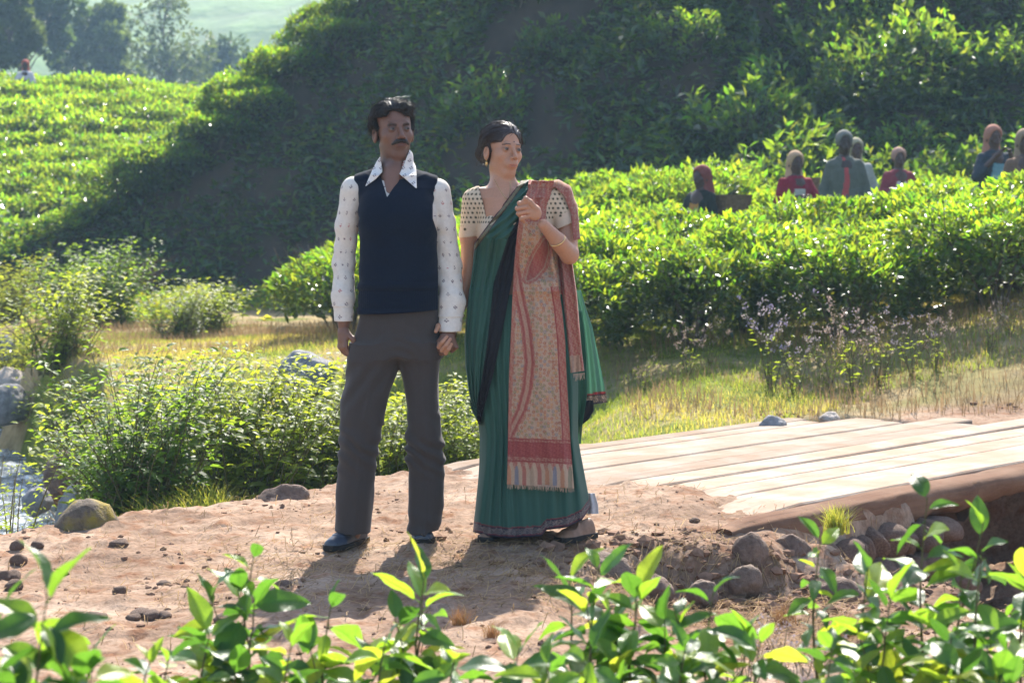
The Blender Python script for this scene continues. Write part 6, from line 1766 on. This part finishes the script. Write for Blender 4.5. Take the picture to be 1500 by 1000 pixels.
def broad_plant(px, d, top, spread, stems, L, seed, label, n_leaf=24, lean=0):
    """top: where the tallest shoot ends; spread in metres"""
    r = rnd(seed); x0 = (px - 750) * d / F; z0 = gz(x0, d); ztop = CAM_H - (top - HORIZON) * d / F
    root = tag(empty('broad_leaved_plant', (x0, d, z0)), label, 'plant', 'broad-leaved plants along the front edge'); ln = []; H = ztop - z0
    for s in range(stems):
        a = r.uniform(0, 6.28); sp = spread * (0 if s == 0 else r.uniform(.35, 1)); h = H * (1 if s == 0 else r.uniform(.62, .95)); t = np.linspace(0, 1, 8)
        p = np.stack([lean * t ** 1.5 + sp * math.cos(a) * t + .012 * np.sin(t * 7 + s), sp * .8 * math.sin(a) * t + .012 * np.cos(t * 6 + s), h * t], -1); ln.append((p, .0048 * (1.25 - t)))
        m = max(3, int(n_leaf * 1.85 / stems * (1.3 if s == 0 else .95))); az = r.uniform(0, 6.28)
        for q in range(m):
            zc = CAM_H - (1035 - HORIZON) * d / F - z0; t0_ = min(.8, max(.2, zc / h))
            tt = t0_ + (1 - t0_) * ((q + .5) / m) ** .9; top_ = q >= m - 2; az += 2.4 + r.uniform(-.3, .3)
            pp = [float(np.interp(tt, t, p[:, k])) for k in range(3)]
            el = r.uniform(-.75, .7) if not top_ else r.uniform(.5, 1.2); sz = L * 1.12 * r.uniform(.6, 1.15) * (.85 if top_ else 1)
            o = link('leaf', LEAF[int(r.integers(0, 8))], root, pp); o.scale = (sz, sz * r.uniform(.85, 1.15), sz)
            dirv = Matrix.Rotation(az, 3, 'Z') @ Matrix.Rotation(-el, 3, 'Y') @ Matrix.Rotation(r.uniform(-.9, .9), 3, 'X')
            o.rotation_euler = dirv.to_euler(); o.location = Vector(pp) + (dirv @ Vector((.15 * sz, 0, 0)))
    v, q = tubes(ln, 5); link('stem', mesh_np('stem', v, q, stem_mat), root)
    return root
FP = [  # px, d, top, spread, stems, leaf length, leaves, label
    (60, 3.35, 872, .11, 4, .105, 26, 'out-of-focus broad-leaved plant nearest the camera in the lower left corner'),
    (-10, 3.5, 905, .10, 3, .10, 14, 'plant cut by the left edge behind the blurred one'),
    (130, 3.9, 945, .12, 3, .07, 14, 'low shoots with small leaves right of the blurred corner plant'),
    (365, 4.3, 815, .12, 4, .100, 26, 'plant with one tall upright leaf left of the man\'s shadow'),
    (300, 4.2, 930, .16, 3, .095, 18, 'low plant with long flat leaves on the pale stone'),
    (480, 4.25, 880, .12, 4, .092, 24, 'plant in the shadow of the man\'s torso'),
    (560, 4.1, 930, .14, 4, .085, 20, 'dense low plant with yellow-spotted leaves'),
    (617, 4.3, 842, .11, 4, .098, 26, 'plant with a pair of upright bright leaves below the man'),
    (420, 4.0, 945, .15, 4, .085, 20, 'crowded low leaves between two taller plants'),
    (755, 4.1, 950, .14, 3, .095, 14, 'low leaning plant right of the bare gap'),
    (872, 4.3, 832, .13, 5, .100, 32, 'plant with arching top leaf below the woman'),
    (930, 4.25, 880, .13, 4, .095, 24, 'plant beside the arching one, over the long flat stone'),
    (1040, 4.2, 868, .12, 4, .095, 22, 'plant with a single erect oval leaf below the bank cobbles'),
    (1000, 4.0, 945, .16, 4, .088, 20, 'low glossy plant under the one with the erect leaf'),
    (1110, 4.1, 935, .15, 4, .088, 20, 'low plant between the erect leaf and the thin stem'),
    (1198, 4.4, 790, .04, 1, .062, 12, 'single thin brown stem with small leaves before the abutment'),
    (1268, 4.35, 832, .05, 1, .105, 7, 'short shoot with one large upright leaf'),
    (1355, 4.3, 728, .12, 4, .092, 34, 'tallest plant, reaching over the dark gap under the bridge'),
    (1435, 4.15, 805, .13, 5, .10, 34, 'plant with large round bright leaves at the right edge'),
    (1300, 4.15, 880, .14, 4, .092, 24, 'broad plant under the tallest one'),
    (1500, 4.3, 850, .12, 4, .095, 24, 'plant cut by the right edge'),
    (1215, 4.0, 950, .15, 3, .085, 16, 'low plant among pale seed heads'),
    (1390, 3.95, 935, .15, 4, .09, 22, 'lowest plant in the right corner'),
    (860, 3.95, 950, .14, 4, .09, 20, 'low plant at the bottom edge under the arching one'),
    (660, 4.0, 965, .12, 3, .085, 12, 'small plant at the bottom edge left of the gap'),
    (240, 3.95, 965, .13, 3, .08, 12, 'small low plant at the bottom left'),
]
for i, (px, d, top, sp, st, L, nl, lb) in enumerate(FP):
    broad_plant(px, d, top, sp, st, L, 1000 + i, lb, nl)
for i, (px, d, s, lb) in enumerate([(1190, 4.9, .62, 'dry weed with white fluffy heads at the bottom right'), (1240, 4.6, .55, 'fluffy seed heads in front of the right-hand plants'), (1320, 4.8, .6, 'pale seed heads between the lowest plants at the right'), (1085, 5.2, .5, 'faded weed behind the low plants'), (1420, 4.9, .5, 'fluffy weed under the round-leaved plant')]):
    x = (px - 750) * d / F; root = tag(empty('flowering_weed', (x, d, gz(x, d)), i), lb, 'weed', 'fluffy weeds at the front'); root.scale = (s, s, s * .95)
    link('stems', weeds[0][0], root); link('seed_heads', weeds[0][1], root)['kind'] = 'stuff'
for px, d, s, lb in ((675, 6.4, .22, 'small dry grass tuft at the edge of the woman\'s shadow'), (720, 6.2, .2, 'small grass tuft below the shadows'), (1150, 7.4, .28, 'tuft of dead grass at the foot of the bank'), (1240, 7.2, .3, 'tangle of dead grass before the abutment')):
    tuft(px, d, (s, s, s * .7), lb)
tuft(1225, 8.35, (.5, .5, .5), 'green-grey tuft growing among the abutment stones', 0, .1, 'grass_tuft', gg)
# ================================================================ tea pickers
cloth_mat = attr_mat('plain_cloth', .9, .15, 60, .2, .004, .08, 0, .12)
wick_mat = simple_mat('wicker', (.17, .10, .055), .9, .35, 30, .6, .02)
def picker(px, top, d, label, headcol, shirt, front=None, head_cloth='wrap', yaw=0., basket=None, arms='down', skin=(.065, .034, .024), cat='woman', s=1.0, base=None, lean=0.):
    x = (px - 750) * d / F; ztop = CAM_H - (top - HORIZON) * d / F; zg = gz(x, d); H = 1.62 * s
    root = tag(empty('person', (x, d, ztop - H), yaw), label, cat); z = lambda h: h * s
    def H_(P): return P
    hd = (np.array([lean * .5, 0, 1.50 * s]), np.eye(3))
    def mk(name, f, lo, hi, st, mat, colf):
        V, Q = surf(f, ax3(lo[0], hi[0], st), ax3(lo[1], hi[1], st), ax3(lo[2], hi[2], st)); return link(name, mesh_np(name, V, Q, mat, True, colf(V)), root)
    if arms == 'down': AL = [(-.135, 0, 1.27), (-.195, .02, 1.06), (-.20, -.05, .84)]; AR = [(.135, 0, 1.28), (.205, .02, 1.06), (.19, -.05, .84)]
    elif arms == 'face': AL = [(-.135, 0, 1.28), (-.23, -.08, 1.08), (-.05, -.20, 1.30)]; AR = [(.135, 0, 1.28), (.24, -.08, 1.08), (.10, -.22, 1.28)]
    else: AL = [(-.135, 0, 1.28), (-.22, -.06, 1.07), (-.06, -.24, 1.12)]; AR = [(.135, 0, 1.28), (.22, -.06, 1.07), (.05, -.24, 1.10)]
    AL = [np.array(a) * s for a in AL]; AR = [np.array(a) * s for a in AR]
    def body(P):
        q = loc(P, hd); dd = head_sdf(q, True)
        dd = smin(dd, cone(P, (lean * .4, .02, 1.42 * s), (0, .01, 1.30 * s), .05, .05), .03)
        dd = smin(dd, cone(P, (0, 0, 1.25 * s), (0, 0, .85 * s), .12, .12), .05)
        for A in (AL, AR):
            dd = smin(dd, chain(P, A, [.042, .036, .026], .02), .03); e = A[2] + norm(A[2] - A[1]) * .05
            dd = smin(dd, cone(P, A[2], e, .028, .024), .01)
            for k_ in (-1, -.3, .3, 1): dd = smin(dd, cone(P, e, e + norm(A[2] - A[1]) * .06 + np.array([k_ * .018, -.012, 0]), .011, .008), .006)
        for k_ in (-1, 1): dd = smin(dd, cone(P, (k_ * .08, 0, .85 * s), (k_ * .09, 0, .04), .08, .045), .04)
        return dd
    mk('body', body, (-.36, -.36, 0), (.36, .25, 1.66 * s), .0085, skin_mat, lambda V: skin_col(V, loc(V, hd), skin, True))
    loose = .012 if cat == 'man' else .006
    def top_(P):
        dd = loft(P, [(.62 * s, 0, .19 + loose, 0, .15 + loose), (.95 * s, 0, .155 + loose, 0, .13 + loose), (1.2 * s, 0, .155 + loose, 0, .13), (1.30 * s, 0, .135, 0, .10), (1.36 * s, 0, .08, 0, .07)])
        for A in (AL, AR): dd = smin(dd, chain(P, A[:2] + [A[1] + (A[2] - A[1]) * (.9 if cat == 'man' else .35)], [.056 + loose * .5, .050 + loose * .6, .045 + loose * .6], .02), .04)
        return smax(dd - .035 * grid_n(P * np.array([1, 1, .5], np.float32), 10, int(px)) - .015 * grid_n(P, 22, 4), -cone(P, (0, -.02, 1.6 * s), (0, .0, 1.30 * s), .06, .06), .01)
    def tcol(V):
        c = np.tile(np.array(shirt), (len(V), 1))
        if front is not None: c = blend(c, ((np.abs(V[:, 0] + .02 + .02 * np.sin(V[:, 2] * 9)) < (.015 + .05 * (1.45 - V[:, 2]) if cat == 'man' else .055 + .12 * (1.25 - V[:, 2]))) & (V[:, 1] < .02)) * (V[:, 2] < (1.4 if cat == 'man' else 1.22) * s), front)
        return c * (1 + .25 * grid_n(V, 16, 2))[:, None]
    mk('coat' if cat == 'man' else 'blouse', top_, (-.40, -.36, .5), (.40, .26, 1.45 * s), .011, cloth_mat, tcol)
    def low(P):
        return loft(P, [(.06, 0, .24, 0, .20), (.6 * s, 0, .20, 0, .16), (.98 * s, 0, .17, 0, .13)]) - .02 * np.sin(np.arctan2(P[:, 1], P[:, 0]) * 11)
    mk('skirt' if cat != 'man' else 'trousers', low, (-.32, -.28, 0), (.32, .28, 1.02 * s), .016, cloth_mat, lambda V: np.tile(np.array(shirt) * .8 + .02, (len(V), 1)))
    def scarf(P):
        q = loc(P, hd); dd = ell(q, (0, .02, .035), (.090, .112, .100 if head_cloth != 'hood' else .115))
        if head_cloth in ('wrap', 'hood'): dd = smin(dd, cone(q, (0, .06, -.03), (0, .07, -.17), .085, .10), .04)
        if head_cloth == 'hood': dd = smin(dd, cone(q, (0, .03, -.10), (0, .03, -.19), .10, .14), .04)
        dd = smax(dd, -ell(q, (0, -.115, -.030), (.072, .115, .110)), .012)
        return dd - .010 * grid_n(q, 14, 3)
    mk('head_scarf', scarf, (-.20 + lean * .5, -.16, 1.2 * s), (.20 + lean * .5, .26, 1.70 * s), .008, cloth_mat, lambda V: np.tile(np.array(headcol), (len(V), 1)) * (1 + .2 * grid_n(V, 20, 5))[:, None])
    if basket:
        bx, by, bz, br, bh = basket; k = 24; th = np.arange(k) / k * 2 * math.pi; rows = [(0, .72), (.3, .85), (.7, .96), (1, 1.0), (1.03, 1.04), (1.0, .93), (.1, .68)]
        V = np.concatenate([np.stack([bx + br * w_ * np.cos(th) * (1 + .02 * (i % 2)), by + br * w_ * np.sin(th) * .8, np.full(k, bz + bh * h_)], -1) for i, (h_, w_) in enumerate(rows)]); i = np.arange(len(rows) - 1)[:, None] * k; j = np.arange(k)[None]
        Q = np.stack([i + j, i + (j + 1) % k, i + k + (j + 1) % k, i + k + j], -1).reshape(-1, 4)
        o = link('picking_basket', mesh_np('picking_basket', V + np.array([x, d, ztop - H]), [Q, np.arange(k)[::-1][None], (len(rows) - 1) * k + np.arange(k)[None]], wick_mat)); c0 = V.mean(0) + np.array([x, d, ztop - H])
        o.data.transform(Matrix.Translation(-Vector(c0))); o.location = c0; tag(o, 'wicker basket on the back of the maroon-scarfed picker' if px < 1100 else 'wicker basket behind the shoulder of the crimson-bloused picker', 'basket')
    return root
picker(1027, 243, 21.5, 'leftmost tea picker, with maroon head cloth and orange wrap, seen from the side', (.20, .06, .05), (.02, .025, .02), (.40, .19, .05), 'wrap', R(-48), (.34, .08, 1.0, .22, .30), 'pick')
picker(1166, 222, 21.5, 'tea picker in crimson blouse and pale apron left of the hooded man', (.42, .28, .17), (.22, .02, .035), (.42, .42, .36), 'wrap', R(12), (.10, .26, .95, .20, .38), 'pick')
picker(1237, 191, 20.6, 'hooded man in grey coat over a red shirt standing in the tea', (.16, .16, .14), (.11, .115, .095), (.42, .08, .08), 'cap', R(2), None, 'down', (.045, .026, .02), 'man', 1.06)
picker(1254, 203, 23.0, 'person half hidden behind the hooded man', (.30, .27, .18), (.30, .30, .27), None, 'wrap', R(5), None, 'down')
picker(1317, 217, 24.0, 'tea picker in maroon with white wrap, farthest back between the others', (.34, .20, .15), (.20, .04, .05), (.55, .52, .48), 'cap', R(5), None, 'pick')
picker(1456, 184, 21.0, 'tea picker with orange scarf and hands raised to her mouth near the right edge', (.34, .16, .11), (.04, .05, .06), (.14, .27, .32), 'wrap', R(10), None, 'face')
picker(1502, 190, 19.5, 'person cut off by the right edge of the picture', (.25, .18, .12), (.16, .10, .07), None, 'wrap', R(0), None, 'down')
picker(37, 88, 47.0, 'tiny distant tea picker in white and red at the top of the far slope', (.45, .12, .08), (.55, .5, .5), None, 'wrap', R(0), None, 'pick')

# ================================================================ trees beyond the slope
def tree(px, d, top, base, w_px, label, seed, clumps, leaf_n, mat, L=.28, sparse=.0, tint=(1, 1, 1)):
    L = L * 1.25; r = rnd(seed); x = (px - 750) * d / F; zt = CAM_H - (top - HORIZON) * d / F; zb = CAM_H - (base - HORIZON) * d / F; H = zt - zb; W = w_px * d / F * .5
    root = tag(empty('tree', (x, d, zb)), label, 'tree', 'trees beyond the tea slope'); ln = []
    tk = np.linspace(0, 1, 7); trunk = np.stack([.3 * np.sin(tk * 3 + seed), .2 * np.cos(tk * 2), H * .85 * tk], -1); foot = trunk[:1] + np.array([[0, 0, -5.5 - zb]]); v, q = tubes([(np.concatenate([foot, trunk]), .16 * H / 8 * np.concatenate([[1.5], 1.15 - tk]))], 8)
    link('trunk', mesh_np('trunk', v, q, bark), root)
    P, D_, C, Ls = [], [], [], []
    for i in range(clumps):
        h = r.uniform(.18, 1.0); a = r.uniform(0, 6.28); prof = math.sin(math.pi * min(1, .12 + h * .80)) ** .7; k = W * prof * r.uniform(.25, .95); c = np.array([k * math.cos(a), k * math.sin(a) * .8, H * h * .97]); cr = W * r.uniform(.16, .34)
        st = np.array([np.interp(max(0, h - .22), tk, trunk[:, j] ) for j in range(3)]); ln.append(([st, (st + c) / 2 + np.array([0, 0, .05 * H]), c], [.05 * H / 8, .03 * H / 8, .012]))
        n = int(leaf_n / clumps); u = norm(r.normal(size=(n, 3))) * (r.uniform(.3, 1, (n, 1)) ** .5) * cr * np.array([1, 1, .7]); P.append(c + u); D_.append(u + r.normal(size=(n, 3)) * .3 * cr); C.append(np.tile(np.array(tint) * r.uniform(.65, 1.2), (n, 1)) * r.uniform(.8, 1.2, (n, 1))); Ls.append(np.full(n, L) * r.uniform(.5, 1.2, n))
    v, q = tubes(ln, 5); link('limbs', mesh_np('limbs', v, q, bark), root)
    P, D_, C, Ls = [np.concatenate(a) for a in (P, D_, C, Ls)]; V, f3, f4, CC = leaves(P, D_, r.normal(size=P.shape) + np.array([0, 0, .8]), Ls, Ls * .55, C, 0, .1)
    link('crown', mesh_np('crown', V, [f3, f4], mat, False, CC), root)['kind'] = 'stuff'
tree(40, 92, -120, 125, 170, 'dark dense tree at the top left corner', 61, 46, 9000, tree_leaf, .34, 0, (.7, .8, .9))
tree(8, 76, -40, 120, 110, 'light feathery tree at the left edge before the dark one', 62, 26, 4200, tree_leaf, .28, 0, (1.5, 1.4, 1.1))
tree(152, 100, 8, 150, 122, 'round-crowned tree beyond the crest of the tea slope', 63, 34, 6500, tree_leaf, .30, 0, (1.2, 1.15, 1.0))
tree(100, 104, 40, 150, 60, 'narrow tree between the dark one and the round-crowned one', 65, 16, 2500, tree_leaf, .3, 0, (.9, .95, 1.0))
tree(240, 108, -12, 160, 150, 'thin hazy tree standing in the gap of the valley', 64, 40, 3000, tree_leaf, .26, 0, (1.2, 1.1, 1.0))
tree(330, 118, 60, 190, 150, 'faint hazy tree low in the valley by the ridge', 66, 24, 2600, tree_leaf, .4, 0, (1.1, 1.1, 1.0))

# ================================================================ air
def haze_box():
    x0, x1, y0, y1, z0, z1 = -300, 300, -60, 420, -9, 46
    v = np.array([(x, y_, z) for x in (x0, x1) for y_ in (y0, y1) for z in (z0, z1)], float)
    q = np.array([(0, 1, 3, 2), (4, 6, 7, 5), (0, 4, 5, 1), (2, 3, 7, 6), (0, 2, 6, 4), (1, 5, 7, 3)])
    m = bpy.data.materials.new('haze_air'); m.use_nodes = True; nt = m.node_tree; nt.nodes.clear()
    o = nt.nodes.new('ShaderNodeOutputMaterial'); p = nt.nodes.new('ShaderNodeVolumePrincipled'); p.inputs['Color'].default_value = (.48, .74, 1.0, 1); p.inputs['Density'].default_value = HAZE; p.inputs['Anisotropy'].default_value = .35
    nt.links.new(p.outputs[0], o.inputs['Volume'])
    tag(link('haze', mesh_np('haze', v, q, m, False)), kind='stuff')
HAZE = .0007
haze_box()
